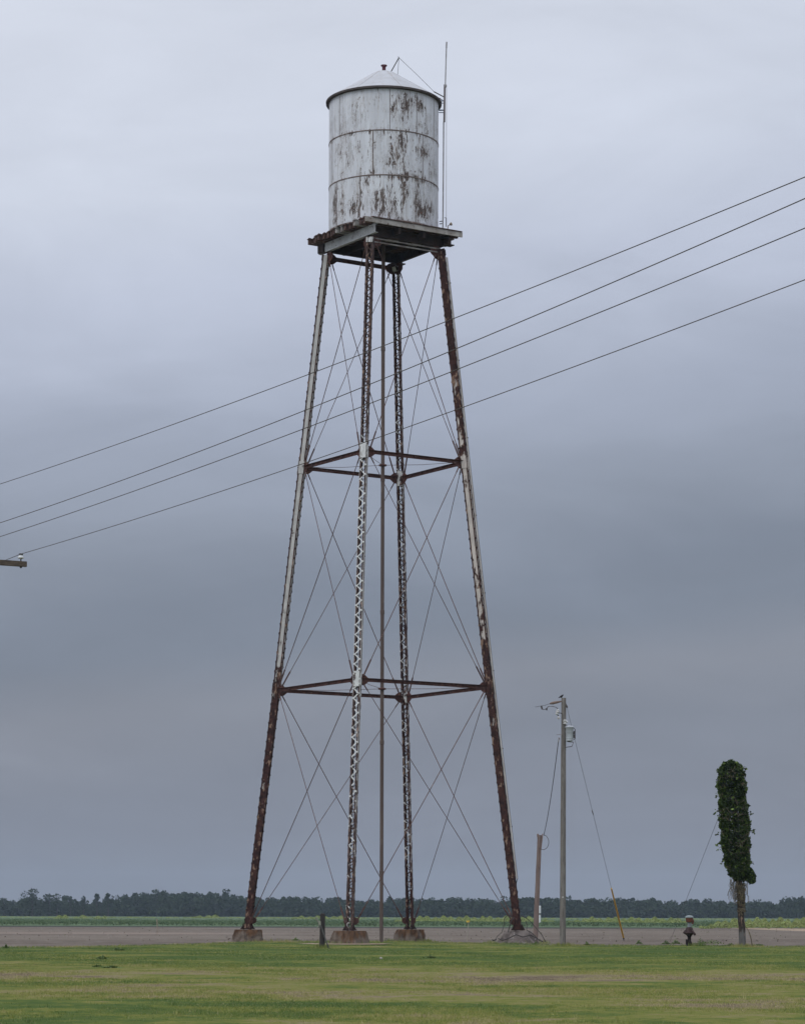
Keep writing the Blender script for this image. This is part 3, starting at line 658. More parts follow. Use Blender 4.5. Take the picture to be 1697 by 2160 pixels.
# antenna clamped beside the tank, with its cable run down the leg
Ya = YC-.35; galp = mottled('grey_pipe', (.36, .36, .37), (.24, .23, .235), 3, bump=.1); ytop = at(941, 88, Ya)
ant = empty('radio_antenna', at(938, 256, Ya), 'thin whip radio antenna on a pipe mast clamped to the right side of the tank', 'antenna')
m = MB(); m.tube([at(937.5, 178, Ya), at(936.5, 257, Ya)], .042, 10); mast = m.build('mast', mottled('mast_brown', (.20, .17, .17), (.13, .11, .11), 3, bump=.1), ant)
m = MB(); m.tube([at(941.5, 88, Ya), at(941, 101, Ya)], .032, 8); m.tube([at(941, 101, Ya), at(938.7, 178, Ya)], [.026, .026], 8); m.lathe(at(939.2, 181, Ya), [(.03, -.06), (.055, -.04), (.055, .05), (.03, .07)], 10); m.build('whip', galp, ant)
clampm = mottled('blue_grey_clamp', (.30, .34, .42), (.2, .22, .27), 3, bump=0)
for y in (213, 233):
    m = MB(); m.bar(at(925, y-1, YC-.2), at(937.5, y-1, Ya), .05, .05, ZUP); m.bar(at(925, y+4, YC-.2), at(937.5, y+4, Ya), .03, .03, ZUP); m.build('bracket', clampm, ant)
m = MB(); m.tube([at(935.3, 256, Ya), at(934.6, 360, Ya), at(933.5, 482, Ya)], .028, 8); m.tube([at(941.3, 185, Ya), at(941, 330, Ya), at(940.6, 478, Ya)], .009, 6); m.build('feed_cable', galp, ant)
m = MB(); lamp = at(946, 482, Ya)
m.tube([at(943.5, 485, Ya), at(944.5, 476, Ya), at(949, 473, Ya)], .02, 6); m.lathe(at(949, 473, Ya), [(.03, -.02), (.06, .0), (.075, .07), (.03, .09)], 10, (.9, 0, .4)); fitm = mottled('pale_brass', (.42, .36, .27), (.2, .16, .13), 4, bump=0); m.build('lamp', fitm, ant)
m = MB(); m.tube([at(940.7, 478, Ya), at(940.7, 459, Ya), at(937, 459, Ya)], .018, 6); m.build('hook', darkm, ant)
m = MB(); m.bar(at(926, 467, Ya), at(933, 466, Ya), .03, .03, ZUP); m.bar(at(926, 472, Ya), at(932, 471.5, Ya), .03, .03, ZUP); m.build('cable_clip', darkm, ant)
m = MB(); m.tube([at(951, 500, Ya), at(954, 504, Ya), at(951.5, 507, Ya)], .03, 6); m.build('shackle', greym, ant)
cond = mottled('pale_conduit', (.50, .49, .47), (.30, .27, .25), 2, (1, 1, .3), bump=.1); m = MB(); m2 = MB()
rD = DIR['D']; pts = []; pts2 = []
for k_ in range(25):
    u = k_/24; z = EYE+28.1+(EYE+1.55-EYE-28.1)*u; z = 29.3+(2.75-29.3)*u; s = max(i for i in range(3) if z >= LZ[i]); f = (z-LZ[s])/(LZ[s+1]-LZ[s])
    p = CEN+rD*(LR[s]+(LR[s+1]-LR[s])*f)+ZUP*z; pts.append(p+rD*.172-Wd*.06); pts2.append(p+rD*.222-Wd*.03)
m.tube(pts, .034, 8); m2.tube(pts2+[pts2[-1]-ZUP*.12-rD*.03, pts2[-1]-ZUP*.13-rD*.18], .017, 6)
for k_ in range(1, 25, 3): m2.bar(pts[k_]-rD*.08, pts[k_]+rD*.07, .05, .03, ZUP)
m.build('conduit', cond, ant); m2.build('cable_run', darkm, ant)

# loose cables lying over the right footing
b0 = J('D', 0); Yq = b0.y-.9; cabm = mottled('dark_cable', (.06, .055, .05), (.03, .028, .027), 4, bump=0); m = MB()
def arc(ps, r=.016): m.tube([at(x, y, Y_) for x, y, Y_ in ps], r, 5)
arc(((1098, 1932, 112.2), (1108, 1936, 112), (1120, 1946, 112), (1130, 1958, 111.8), (1142, 1972, 111.6), (1150, 1987.5, 111.5)), .017)
arc(((1044, 1984, 111.6), (1048, 1976, 111.8), (1058, 1967, 112), (1063, 1950, 112.1), (1063, 1938, 112.1), (1070, 1931, 112.2), (1080, 1933, 112.4)), .014)
arc(((1050, 1980, 111.5), (1060, 1984, 111.4), (1072, 1980, 111.5), (1088, 1972, 111.7), (1102, 1977, 111.6), (1118, 1973, 111.7), (1132, 1980, 111.6), (1145, 1987.5, 111.4)), .022)
arc(((1071, 1967, 111.9), (1074, 1955, 112), (1078, 1943, 112.1), (1083, 1936, 112.3)), .024)
arc(((1108, 1943, 112.1), (1111, 1952, 112), (1110, 1962, 111.9), (1122, 1969, 111.8), (1131, 1978, 111.6), (1137, 1985, 111.5)), .016)
arc(((1046, 1982, 111.4), (1041, 1984.5, 111.3), (1038, 1983, 111.4)), .03)
tag(m.build('loose_cable', cabm), 'tangle of dark cables looped over the crumbling footing of the right leg', 'cable')

# ------------------------------------------------------------------ poles and small things by the lawn's edge
def tilted_log(m, p0, p1, r0, r1, n=14, rings=14, j=.03, seed=1):
    rr = random.Random(seed); pts = []; rad = []
    for i in range(rings+1):
        u = i/rings; pts.append(V(p0).lerp(V(p1), u)+V((rr.uniform(-1, 1), rr.uniform(-1, 1), 0))*r0*j*2); rad.append((r0+(r1-r0)*u)*(1+rr.uniform(-j, j)))
    m.tube(pts, rad, n)
woodp = mottled('grey_pole_wood', (.215, .20, .185), (.12, .108, .098), 5, (3, 3, .25), bump=.5, c3=(.07, .06, .055))
# pole with transformer
Yp = 103.4; base = ground_at(1186, 1995); base.y = Yp; base = at(1186, 1995.5, Yp); base.z = 0
up = empty('utility_pole', base, 'tall grey wooden utility pole with a transformer can, right of the tower', 'utility pole')
m = MB(); tilted_log(m, base-ZUP*.4, at(1188.3, 1472.5, Yp), .122, .092, 16, 18, .012); m.build('pole', woodp, up)
brown = mottled('brown_bracket', (.20, .14, .11), (.13, .09, .075), 4, bump=.2); insm = mottled('pale_porcelain', (.55, .55, .56), (.42, .41, .41), 5, bump=0, rough=.35, spec=.5)
m = MB(); a, b = at(1184, 1479.5, Yp-.12), at(1159.5, 1484.5, Yp-.35); m.tube([a, a.lerp(b, .35), a.lerp(b, .75), b], [.022, .045, .055, .03], 8); m.build('bracket_arm', brown, up)
ins = MB(); lead = MB()
c1 = at(1175, 1502, Yp-.25); ins.lathe(c1, [(.02, -.11), (.06, -.09), (.05, -.03), (.075, .0), (.05, .04), (.07, .07), (.02, .1)], 12, (.3, 0, 1))
c2 = at(1177.5, 1514, Yp-.25); ins.lathe(c2, [(.02, -.06), (.055, -.04), (.055, .02), (.02, .05)], 12); lead.tube([c1-ZUP*.1, c2+ZUP*.05], .02, 6); lead.tube([at(1178, 1504, Yp-.25), at(1182, 1504.5, Yp-.12), at(1185, 1506, Yp-.1)], .018, 6)
q1, q2 = at(1141, 1489, Yp-.6), at(1143, 1496.5, Yp-.6); lead.tube([q1, q2], .034, 8); lead.tube([q2, at(1148, 1497, Yp-.55), at(1151, 1495, Yp-.5), at(1153, 1493.5, Yp-.5), at(1157, 1490, Yp-.45), at(1164, 1490, Yp-.4), at(1172, 1492, Yp-.3), at(1175, 1494, Yp-.27), c1], .012, 6)
lead.tube([at(1152.5, 1494, Yp-.5), at(1152.3, 1498.5, Yp-.5)], .03, 6); lead.tube([at(1159.5, 1484.5, Yp-.35), at(1154, 1486, Yp-.45), at(1148, 1488.5, Yp-.55), q1], .008, 5)
lead.tube([at(1128, 1491.5, Yp-.7), at(1134, 1490.5, Yp-.65), q1], .008, 5)
ins.build('insulator', insm, up); lead.build('jumper_wire', darkm, up)
steel = mottled('light_grey_can', (.42, .45, .48), (.34, .36, .385), 3, bump=.1, rough=.5, spec=.3)
tc = at(1200.5, 1564, Yp-.1); m = MB(); m.lathe(tc, [(.11, 0), (.145, .02), (.145, .03), (.15, .5), (.165, .52), (.175, .53), (.175, .56), (.12, .60), (.03, .61)], 20)
for z in (.12, .36): m.lathe(tc+ZUP*z, [(.147, -.012), (.158, -.008), (.158, .008), (.147, .012)], 20, cap=False)
tr = m.build('transformer', steel, up)
m = MB()
for zz, dx in ((.34, .17), (.2, .18)): m.lathe(tc+V((dx, -.03, zz)), [(.02, -.07), (.045, -.05), (.03, 0), (.045, .03), (.02, .06)], 10)
m.tube([tc+V((.15, -.04, .53)), tc+V((.215, -.05, .46)), tc+V((.215, -.05, .1)), tc+V((.16, -.04, .06))], .014, 6); m.tube([tc+V((-.1, -.03, -.01)), tc+V((.16, -.03, -.04)), tc+V((.09, -.03, -.2)), tc+V((-.17, -.03, -.24))], .016, 6); m.build('bushing', darkm, tr)
m = MB(); ac = at(1191, 1523, Yp-.16); m.lathe(ac, [(.03, -.09), (.075, -.07), (.055, -.02), (.085, .02), (.06, .05), (.07, .08), (.02, .1)], 12); m.lathe(ac+V((.07, 0, .0)), [(.02, -.05), (.05, 0), (.02, .05)], 10); m.build('arrester', insm, up)
m = MB(); m.tube([at(1189, 1529, Yp-.15), at(1195, 1529, Yp-.15), at(1192, 1537, Yp-.15), at(1190, 1533, Yp-.15)], .014, 6); m.build('fuse_strap', greym, up)
m = MB(); m.bar(at(1173, 1550, Yp-.2), at(1184, 1549.5, Yp-.1), .02, .04, ZUP); m.build('cable_bracket', greym, up)
m = MB(); m.tube([at(1192, 1485, Yp), at(1196, 1493, Yp)], .035, 6); m.build('guy_hook', darkm, up)
m = MB(); m.tube([at(1180, 1560, Yp-.15), at(1178, 1556, Yp-.2), at(1177.5, 1566, Yp-.2)], .018, 6); m.build('wedge_clamp', greym, up)
m = MB(); m.lathe(at(1186.5, 1893, Yp-.11), [(.03, -.02), (.03, .02)], 10, (0, 1, 0)); m.build('pole_tag', insm, up)
# guy wire with yellow guard
g0, g1 = at(1194, 1488, Yp), at(1315.5, 1984, 129.); g1.z = .0
gd = lambda u: g0.lerp(g1, u)
guy = empty('guy_wire', (g1.x, g1.y, 0), 'slanting guy wire with a yellow guard, staked right of the utility pole', 'guy wire')
m = MB(); m.tube([g0, gd(.4), gd(.745)], .0075, 5); m.tube([gd(.39)-V((0, 0, .03)), gd(.41)], .02, 6); m.build('wire', mottled('guy_steel', (.24, .24, .25), (.16, .16, .17), 2, bump=0), guy)
m = MB(); m.tube([gd(.74), gd(.985)], [.034, .046], 8); m.build('guard', mottled('yellow_plastic', (.70, .42, .05), (.60, .35, .05), 3, bump=0, rough=.5), guy)
m = MB(); m.tube([gd(.985), g1-ZUP*.1], .022, 6); m.lathe(gd(.99), [(.02, -.05), (.05, 0), (.02, .05)], 8); m.build('anchor', darkm, guy)
# bird
bk = mottled('dark_feathers', (.045, .045, .05), (.03, .03, .034), 20, bump=0); bd = MB()
d = (at(1187.4, 1466.5, Yp-.03)-at(1177.3, 1472.3, Yp-.03)); L = d.length; e = d.normalized(); o = at(1177.3, 1472.3, Yp-.03)
prof = [(0, .006), (.06, .016), (.25, .017), (.36, .028), (.48, .040), (.62, .045), (.75, .038), (.82, .028), (.88, .029), (.94, .026), (.985, .014), (1.03, .006), (1.1, .001)]
bd.tube([o+e*L*u+ZUP*(-.012 if .4 < u < .75 else (.008 if u > .85 else 0)) for u, _ in prof], [r_*1.05 for _, r_ in prof], 12)
bird = bd.build('bird', bk); tag(bird, 'small dark bird perched on top of the utility pole', 'bird')
m = MB()
for sg in (-1, 1):
    m.tube([o+e*L*.78+V((0, sg*.034, .012)), o+e*L*.55+V((0, sg*.043, .008)), o+e*L*.25+V((0, sg*.026, .004)), o+e*L*.08+V((0, sg*.012, -.002))], [.012, .022, .013, .003], 8)
m.build('wing', bk, bird)
m = MB()
for sg in (-1, 1): m.tube([o+e*L*.6+V((0, sg*.015, -.03)), o+e*L*.63+V((0, sg*.017, -.075))], .005, 5)
m.build('foot', bk, bird)
# leaning stub pole behind, its cable
Ys = 124.; s0, s1 = at(1128, 1986, Ys), at(1137.5, 1762, Ys); s0.z = -.3
st = empty('stub_pole', (s0.x, s0.y, 0), 'short leaning brown pole between the right tower leg and the utility pole', 'pole')
m = MB(); tilted_log(m, s0, s1, .125, .10, 14, 10, .02, 4); m.build('pole', mottled('tan_pole_wood', (.24, .185, .16), (.16, .12, .105), 5, (3, 3, .2), bump=.5, c3=(.11, .075, .06)), st)
m = MB(); m.tube([at(1144, 1759, Ys-.1), at(1142, 1775, Ys-.13), at(1139, 1800, Ys-.13), at(1137, 1830, Ys-.13)], .028, 7); m.lathe(at(1134, 1762, Ys-.05), [(.05, -.1), (.05, .04), (.02, .07)], 8); m.build('conduit', mottled('conduit_tan', (.27, .2, .17), (.18, .13, .11), 4, bump=0), st)
m = MB(); cen = at(1145, 1777, Ys-.15); m.tube([at(1147, 1763, Ys-.12)]+[cen+V((.0+.26*math.sin(t_), -.02, .35*math.cos(t_))) for t_ in [R(x) for x in range(20, 181, 20)]]+[at(1137, 1790, Ys-.15)], .015, 6); m.build('cable_loop', mottled('grey_cable', (.17, .16, .16), (.1, .1, .1), 4, bump=0), st)
m = MB(); a, b = at(1177.3, 1562, Yp-.2), at(1146.5, 1762, Ys-.1); m.tube([a.lerp(b, u)-ZUP*.32*4*u*(1-u)*1. for u in [i/16 for i in range(17)]], .014, 6)
tag(m.build('service_cable', cabm), 'twisted service cable sagging from the utility pole down to the short leaning pole', 'cable')
# vine covered pole
Yv = 103.; v0 = at(1567.5, 1996, Yv); v0.z = 0
vp = empty('vine_covered_pole', v0, 'old leaning pole smothered in dark green creeper, far right', 'overgrown pole')
m = MB(); tilted_log(m, v0-ZUP*.3, at(1562, 1930, Yv), .145, .125, 14, 6, .04, 3); tilted_log(m, at(1562, 1931, Yv), at(1545, 1640, Yv), .125, .11, 12, 14, .02, 8)
m.build('pole', weathered('stained_post', (.12, .116, .115), [(0, .34), (.5, .42), (.8, .7), (1.0, .95), (32, 1.)], 4, (2, 2, .4), ((.055, .043, .036), (.03, .025, .022))), vp)
axis_px = [(1541, 1606, 0), (1541, 1612, 17), (1541, 1625, 26), (1542, 1645, 29.5), (1543, 1665, 29), (1544.5, 1690, 28), (1546.5, 1710, 30), (1549, 1730, 31), (1549.5, 1760, 29.5), (1550.5, 1785, 29), (1553, 1805, 27.5), (1554.5, 1825, 25), (1555, 1840, 22), (1559, 1850, 15), (1562, 1862, 9)]
ax = np.array(axis_px, float); n = 27000; ypx = RNG.uniform(1606, 1856, n)
cxp = np.interp(ypx, ax[:, 1], ax[:, 0]); rp = np.interp(ypx, ax[:, 1], ax[:, 2])*Yv/F*.96; a = RNG.uniform(0, 2*PI, n)
rr = rp*(1-.30*RNG.uniform(0, 1, n)**2)*(1+.08*np.sin(ypx*.16+a*2)+.07*np.sin(ypx*.37-a*3)+.07*np.sin(ypx*.9+a*5))
P0 = np.array([list(at(cxp[i], ypx[i], Yv)) for i in range(n)]); out = np.stack([np.cos(a), np.sin(a), .25+0*a], 1)
c = P0+np.stack([np.cos(a)*rr, np.sin(a)*rr, RNG.normal(0, .03, n)], 1)
n2 = 1800; cl = np.array(list(at(1580, 1846, Yv-.05))); dd = RNG.normal(size=(n2, 3)); dd /= np.linalg.norm(dd, axis=1)[:, None]
c2_ = cl+dd*np.array([.21, .2, .31])*RNG.uniform(.6, 1.1, n2)[:, None]; c2_[:, 0] += (cl[2]-c2_[:, 2])*.28
shoots = MB(); sc_, so_ = [], []
for _ in range(34):
    y0 = RNG.uniform(1612, 1852); a0 = RNG.uniform(0, 2*PI); r0 = float(np.interp(y0, ax[:, 1], ax[:, 2]))*Yv/F; b = at(float(np.interp(y0, ax[:, 1], ax[:, 0])), y0, Yv)
    o_ = V((math.cos(a0), math.sin(a0), 0)); L_ = RNG.uniform(.08, .26); p_ = [b+o_*r0*.8, b+o_*(r0+L_*.6)+ZUP*RNG.uniform(-.02, .08), b+o_*(r0+L_)+ZUP*RNG.uniform(-.14, .10)]
    shoots.tube(p_, .006, 4)
    for q_ in range(7): sc_.append(list(p_[1].lerp(p_[2], q_/6)+V(RNG.normal(0, .03, 3)))); so_.append(list(o_))
vc = np.concatenate([c, c2_, np.array(sc_)]); upv = np.concatenate([out, dd, np.array(so_)])
v, q = leaf_quads(vc, RNG.uniform(.055, .11, len(vc))*np.where(RNG.uniform(0, 1, len(vc)) > .85, 1.7, 1), upv, .55)
vinem = leafmat('creeper_leaf', (.046, .078, .017), (.017, .030, .008), (.135, .20, .045), rough=.55, spec=.2, share=.66)
fast_mesh('foliage', v, q, vinem, vp)
m = MB(); rv = random.Random(21); stem = mottled('vine_stem', (.17, .14, .10), (.10, .085, .06), 6, bump=0); stem2 = mottled('dead_vine', (.17, .14, .09), (.08, .065, .045), 6, bump=0)
for _ in range(75):
    y0 = rv.uniform(1620, 1840); a0 = rv.uniform(PI, 2*PI); ps = []
    for s in range(5):
        yy_ = y0+s*rv.uniform(-2.5, 3); aa_ = a0+s*.13; r_ = np.interp(yy_, ax[:, 1], ax[:, 2])*Yv/F*1.03
        p = at(float(np.interp(yy_, ax[:, 1], ax[:, 0])), yy_, Yv); ps.append(p+V((math.cos(aa_)*r_, math.sin(aa_)*r_, 0)))
    m.tube(ps, .008, 4)
tag(m.build('vine_stem', stem, vp), kind='stuff'); tag(shoots.build('stray_shoot', stem, vp), kind='stuff')
m = MB()
for _ in range(60):
    x0, y0 = rv.uniform(1537, 1576), rv.uniform(1842, 1868); ps = [at(x0, y0, Yv-rv.uniform(0, .2))]
    for s in range(6):
        x0 += rv.uniform(-3.5, 3.2)+(1557-x0)*.05; y0 += rv.uniform(0, 13); ps.append(at(x0, y0, Yv-rv.uniform(-.1, .25)))
    m.tube(ps, .008, 4)
for _ in range(80):
    y0 = rv.uniform(1868, 1928); ps = []; a0 = rv.uniform(PI, 2*PI); x_ = float(np.interp(y0, [1868, 1930], [1559, 1562]))
    for s in range(5):
        p = at(x_, y0+s*rv.uniform(-2, 2.5), Yv); a0 += .25; r_ = .14+rv.uniform(0, .05); ps.append(p+V((math.cos(a0)*r_, math.sin(a0)*r_, 0)))
    m.tube(ps, .014, 4)
tag(m.build('dead_vine', stem2, vp), kind='stuff')
p0_ = at(1561.5, 1890, Yv); n = 300; c = np.array(list(p0_))+RNG.normal(size=(n, 3))*np.array([.075, .075, .38]); v, q = leaf_quads(c, RNG.uniform(.06, .12, n)); fast_mesh('withered_leaves', v, q, leafmat('withered_leaf', (.07, .06, .03), (.04, .034, .02), (.12, .12, .05)), vp)
m = MB(); m.tube([at(1579, 1966, Yv-.1), at(1582, 1975, Yv-.1), at(1584, 1985, Yv-.1), at(1586, 1996, Yv-.1)], .02, 6); m.tube([at(1571, 1955, Yv-.12), at(1576, 1961, Yv-.1), at(1579, 1966, Yv-.1)], .012, 5); m.build('dead_branch', stem2, vp)
g0, g1 = at(1518, 1716, Yv), at(1412, 1954, 125.); g1.z = -.05; m = MB(); m.tube([g0, g0.lerp(g1, .5), g1], .0075, 5)
tag(m.build('guy_wire', mottled('old_guy_steel', (.16, .16, .17), (.1, .1, .11), 2, bump=0)), 'thin bare guy wire slanting left from the creeper covered pole to the ground', 'guy wire')
# well pump
Yw = 104.; w0 = at(1453, 1995, Yw); w0.z = 0; sc = Yw/F
wp = empty('well_pump', w0, 'small old well pump with white cap, rusty red motor and dark cast stand', 'pump')
def hz(y): return (1995-y)*sc
black = mottled('black_iron', (.022, .017, .016), (.012, .01, .01), 6, bump=.4)
m = MB(); m.lathe(w0, [(.125, -.05), (.12, .04), (.10, hz(1986)), (.075, hz(1984)), (.068, hz(1976)), (.10, hz(1973)), (.12, hz(1971))], 18); m.box(w0+V((-.10, -.02, .17)), V((.04, 0, 0)), V((0, .05, 0)), V((0, 0, .1))); m.build('stand', black, wp)
m = MB(); hd = mottled('dark_maroon_iron', (.065, .04, .04), (.032, .022, .022), 7, bump=.4, c3=(.15, .115, .115))
m.lathe(w0, [(.11, hz(1972)), (.20, hz(1969)), (.215, hz(1967)), (.16, hz(1961)), (.135, hz(1957)), (.11, hz(1955)), (.06, hz(1954))], 10)
m.tube([w0+V((.03, -.16, hz(1957))), w0+V((.12, -.20, hz(1965))), w0+V((.22, -.18, hz(1971)))], [.03, .045, .05], 8); m.tube([w0+V((-.14, -.05, hz(1962))), w0+V((-.21, -.08, hz(1968)))], [.05, .06], 8); m.build('discharge_head', hd, wp)
m = MB(); m.lathe(w0, [(.06, hz(1956)), (.09, hz(1955.5)), (.075, hz(1953)), (.07, hz(1947)), (.09, hz(1944)), (.06, hz(1943.5))], 16); m.tube([w0+V((.09, -.04, hz(1951))), w0+V((.10, -.04, hz(1948)))], .03, 8); m.build('neck', mottled('blue_grey_paint', (.25, .29, .31), (.16, .18, .19), 8, bump=.1), wp)
m = MB(); m.lathe(w0, [(.10, hz(1945)), (.135, hz(1943.5)), (.14, hz(1935.5)), (.12, hz(1935))], 20); m.tube([w0+V((.12, -.05, hz(1938))), w0+V((.15, -.05, hz(1943))), w0+V((.11, -.05, hz(1948)))], .035, 8); m.build('motor', mottled('rusty_red_paint', (.17, .058, .034), (.09, .036, .028), 6, bump=.2), wp)
m = MB(); m.lathe(w0, [(.13, hz(1935.6)), (.165, hz(1934.6)), (.16, hz(1933)), (.12, hz(1931)), (.06, hz(1930)), (.01, hz(1929.8))], 20); m.build('cap', mottled('faded_white_paint', (.26, .30, .31), (.20, .23, .24), 6, bump=0), wp)
# wooden post with a spigot and leaning stick
Yo = 95.; o0 = at(679, 2001, Yo); o0.z = 0; sc = Yo/F
wo = empty('wooden_post', o0, 'short dark weathered wooden post with a grey stick leaning on it', 'post')
m = MB(); tilted_log(m, o0-ZUP*.2, at(680.5, 1929, Yo), .105, .09, 12, 10, .03, 12); m.lathe(at(680.5, 1929.5, Yo), [(.088, -.01), (.07, .03), (.03, .045)], 12); m.build('post', mottled('black_weathered_wood', (.055, .048, .046), (.026, .023, .023), 6, (3, 3, .25), bump=.6), wo)
m = MB(); m.tube([at(675.5, 1952, Yo-.16), at(683, 1972, Yo-.17), at(693.5, 2002, Yo-.2)], [.03, .026, .022], 8); m.build('stick', mottled('grey_stick', (.115, .115, .115), (.07, .068, .066), 5, bump=.3), wo)
m = MB(); m.lathe(at(674, 1950, Yo-.13), [(.02, -.06), (.05, -.05), (.055, .02), (.035, .1), (.02, .12)], 10); m.tube([at(674, 1950, Yo-.13), at(670, 1944, Yo-.15), at(667, 1938, Yo-.16), at(665, 1936, Yo-.16)], [.035, .028, .035, .02], 8); m.tube([at(673, 1953, Yo-.14), at(669, 1957, Yo-.15), at(668.5, 1962, Yo-.15)], [.02, .015, .008], 6)
m.build('spigot', mottled('lichen_grey', (.26, .27, .22), (.14, .15, .13), 9, bump=.3, c3=(.42, .38, .24)), wo)
# flags and marker
f0 = ground_at(984.5, 1985); Yf = f0.y; fl = empty('marker_flag', f0, 'small yellow survey flag on a thin wire, in front of the dark field edge', 'flag')
stk = mottled('pale_wire', (.40, .37, .31), (.30, .27, .22), 5, bump=0)
m = MB(); m.tube([f0-ZUP*.1, at(986, 1965, Yf), at(988, 1942, Yf)], .013, 6); m.build('stake', stk, fl)
m = MB(); a, b, c_, d_ = at(983, 1942.5, Yf), at(990, 1942, Yf), at(990, 1946, Yf), at(983.4, 1946.5, Yf-.05); m.hexa([d_, c_, c_+V((0, .012, 0)), d_+V((0, .012, 0)), a, b, b+V((0, .012, 0)), a+V((0, .012, 0))]); m.build('pennant', mottled('yellow_cloth', (.55, .38, .06), (.45, .30, .05), 8, bump=0), fl)
f1 = ground_at(331.5, 1970); m = MB(); m.tube([f1-ZUP*.1, at(331.5, 1955, f1.y), at(331, 1940, f1.y)], [.018, .02, .022], 6); m.lathe(at(331, 1940.5, f1.y), [(.022, -.05), (.03, -.02), (.03, .03), (.02, .05)], 8)
tag(m.build('field_stake', mottled('tan_stake', (.36, .29, .22), (.26, .2, .16), 5, bump=0)), 'thin pale stake standing in the bare soil left of the tower', 'stake')
Ym = 300.; pm = empty('marker_post', (at(1138, 1952, Ym).x, Ym, 0), 'slim white marker post with a dark band, behind the short leaning pole', 'marker post')
m = MB(); wpl = mottled('white_plastic', (.66, .68, .70), (.56, .57, .58), 4, bump=0); x_ = at(1138, 1930, Ym).x
zA, zB, zC, zD = [at(1138, y, Ym).z for y in (1943, 1930, 1927, 1911)]
m.lathe((x_, Ym, 0), [(.10, -.1), (.11, zB)], 12); m.lathe((x_, Ym, 0), [(.12, zC), (.12, zD-.05), (.07, zD)], 12); m.build('post', wpl, pm)
m = MB(); m.lathe((x_, Ym, 0), [(.112, zB-.005), (.122, zB), (.122, zC), (.112, zC+.005)], 12); m.build('band', darkm, pm)
# a small pale stone on the lawn
m = MB(); s0 = ground_at(803, 2023); m.lathe(s0, [(.02, -.01), (.038, .0), (.04, .02), (.03, .04), (.01, .05)], 9); tag(m.build('stone', mottled('pale_stone', (.42, .39, .34), (.32, .3, .27), 12, bump=0)), 'tiny pale stone lying on the lawn in front of the nearest footing', 'stone')
patch('bare_soil', blob(J('B', 0).x-.2, J('B', 0).y-.9, 1.9, 2.6), .022, sandm); patch('bare_soil', blob(J('A', 0).x-.1, J('A', 0).y-.4, 1.5, 1.6), .0, sandm)

# ------------------------------------------------------------------ power line crossing in front
la = V((.47, -.8827, 0)); ca = V((.8827, .47, 0))
Yl = 60.0; endp = at(44, 1184, Yl)                      # crossarm top under the visible insulator
cpole = endp-ca*1.30; lp = empty('utility_pole', (cpole.x, cpole.y, 0), 'near power pole whose weathered crossarm end shows at the left edge', 'utility pole')
m = MB(); pb = V((cpole.x, cpole.y, 0))-la*.2; tilted_log(m, pb-ZUP*.4, pb+ZUP*(endp.z+1.15), .15, .11, 14, 14, .01, 6); m.build('pole', woodp, lp)
zc = endp.z-.06; m = MB(); m.bar(V((cpole.x, cpole.y, zc))-ca*1.43, V((cpole.x, cpole.y, zc))+ca*1.43, .09, .118, la)
arm = m.build('crossarm', mottled('crossarm_wood', (.115, .09, .068), (.062, .05, .042), 5, (1, 1, 4), bump=.4, c3=(.16, .12, .085)), lp)
attach = []
porc = mottled('white_porcelain', (.66, .68, .70), (.58, .60, .62), 4, bump=0, rough=.25, spec=.5)
for off, hh in ((1.30, 0), (-.25, 0), (-1.1, 0), (0, 1.15)):
    b = V((cpole.x, cpole.y, endp.z+hh))+ca*off-(la*.2 if hh else la*0)
    i_ = MB(); p_ = MB()
    p_.tube([b-ZUP*.155, b-ZUP*.14, b-ZUP*.125], [.014, .028, .028], 8) if not hh else None
    p_.tube([b-ZUP*.13, b+ZUP*.085], .014, 8)
    i_.lathe(b+ZUP*.055, [(.03, 0), (.062, .008), (.072, .03), (.066, .045), (.045, .055), (.042, .075), (.05, .085), (.03, .088)], 18)
    ob = i_.build('insulator', porc, lp)
    p_.lathe(b+ZUP*.14, [(.03, 0), (.048, .004), (.05, .028), (.036, .034)], 14); p_.build('pin', mottled('pin_iron', (.06, .05, .045), (.035, .03, .028), 6, bump=0), ob)
    attach.append(b+ZUP*.165)
wirem = mottled('dark_wire', (.11, .095, .09), (.08, .07, .068), 1, bump=0)
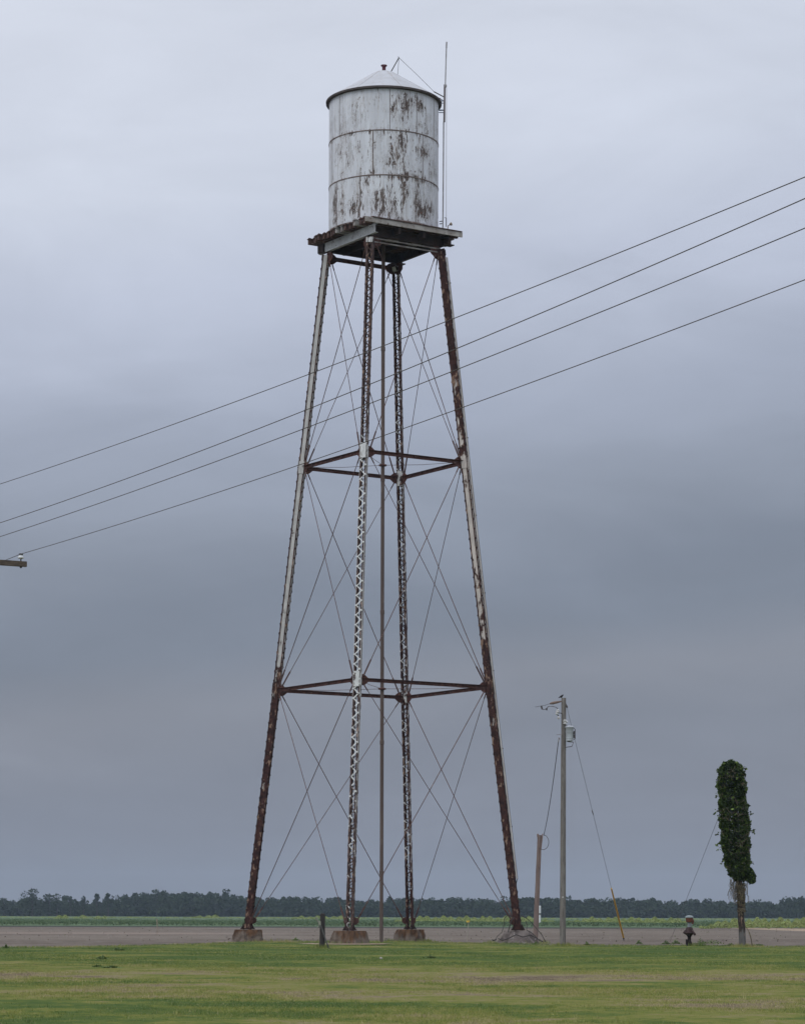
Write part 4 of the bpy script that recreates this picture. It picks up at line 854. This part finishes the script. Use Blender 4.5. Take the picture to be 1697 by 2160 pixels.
WP = [([(44, 1167.5), (620, 985), (985, 855), (1697, 590)], 0, 'lowest of the four overhead wires, tied to the white insulator on the crossarm'),
      ([(0, 1132), (640, 905), (985, 770), (1697, 481)], 1, 'third overhead wire from the top, closest above the lowest one'),
      ([(0, 1103), (650, 862), (965, 735), (1697, 418)], 2, 'second overhead wire from the top of the four crossing the tower'),
      ([(0, 1021), (650, 790), (960, 670), (1697, 373)], 3, 'topmost of the four overhead wires crossing the tower')]
for pts, ai, lab in WP:
    A_ = attach[ai]; S_, Z_ = [0.], [A_.z]
    for px, py in pts:
        du, dv = px-848.5, py-YH; u, v_ = du+dv*ROLL, dv-du*ROLL
        s = (u/F*A_.y-A_.x)/(la.x-u/F*la.y); S_.append(s); Z_.append(EYE-v_*(A_.y+s*la.y)/F)
    if ai == 0: S_.pop(1); Z_.pop(1)
    else: S_.pop(0); Z_.pop(0)
    cf = np.polyfit(S_, Z_, 2)
    if ai: 
        z0 = np.polyval(cf, 0)
    ps = [V((A_.x+la.x*s, A_.y+la.y*s, float(np.polyval(cf, s)))) for s in np.linspace(0, 46, 47)]
    ps += [V((A_.x+la.x*s, A_.y+la.y*s, ps[-1].z)) for s in (60, 80, 130)]
    back = [V((A_.x-.47*s, A_.y+.88*s, ps[0].z-.02*s+.0004*s*s)) for s in (40, 25, 12, 4)]
    m = MB(); m.tube(back+ps, .0066, 6)
    tag(m.build('power_line', wirem), lab, 'power line', 'power lines crossing in front of the tower')

# ------------------------------------------------------------------ haze
hm = bpy.data.materials.new('haze'); hm.use_nodes = True; nt = hm.node_tree
for n_ in list(nt.nodes): nt.nodes.remove(n_)
ov = nt.nodes.new('ShaderNodeOutputMaterial'); pv = nt.nodes.new('ShaderNodeVolumePrincipled'); nt.links.new(pv.outputs[0], ov.inputs['Volume'])
pv.inputs['Color'].default_value = (.66, .82, 1, 1); pv.inputs['Density'].default_value = .00012; pv.inputs['Anisotropy'].default_value = .1
m = MB(); m.box((0, S/2-35, 20), V((S+10, 0, 0)), V((0, S/2+50, 0)), V((0, 0, 21.03))); hz_ = m.build('haze', hm, smooth=False); tag(hz_, kind='stuff')
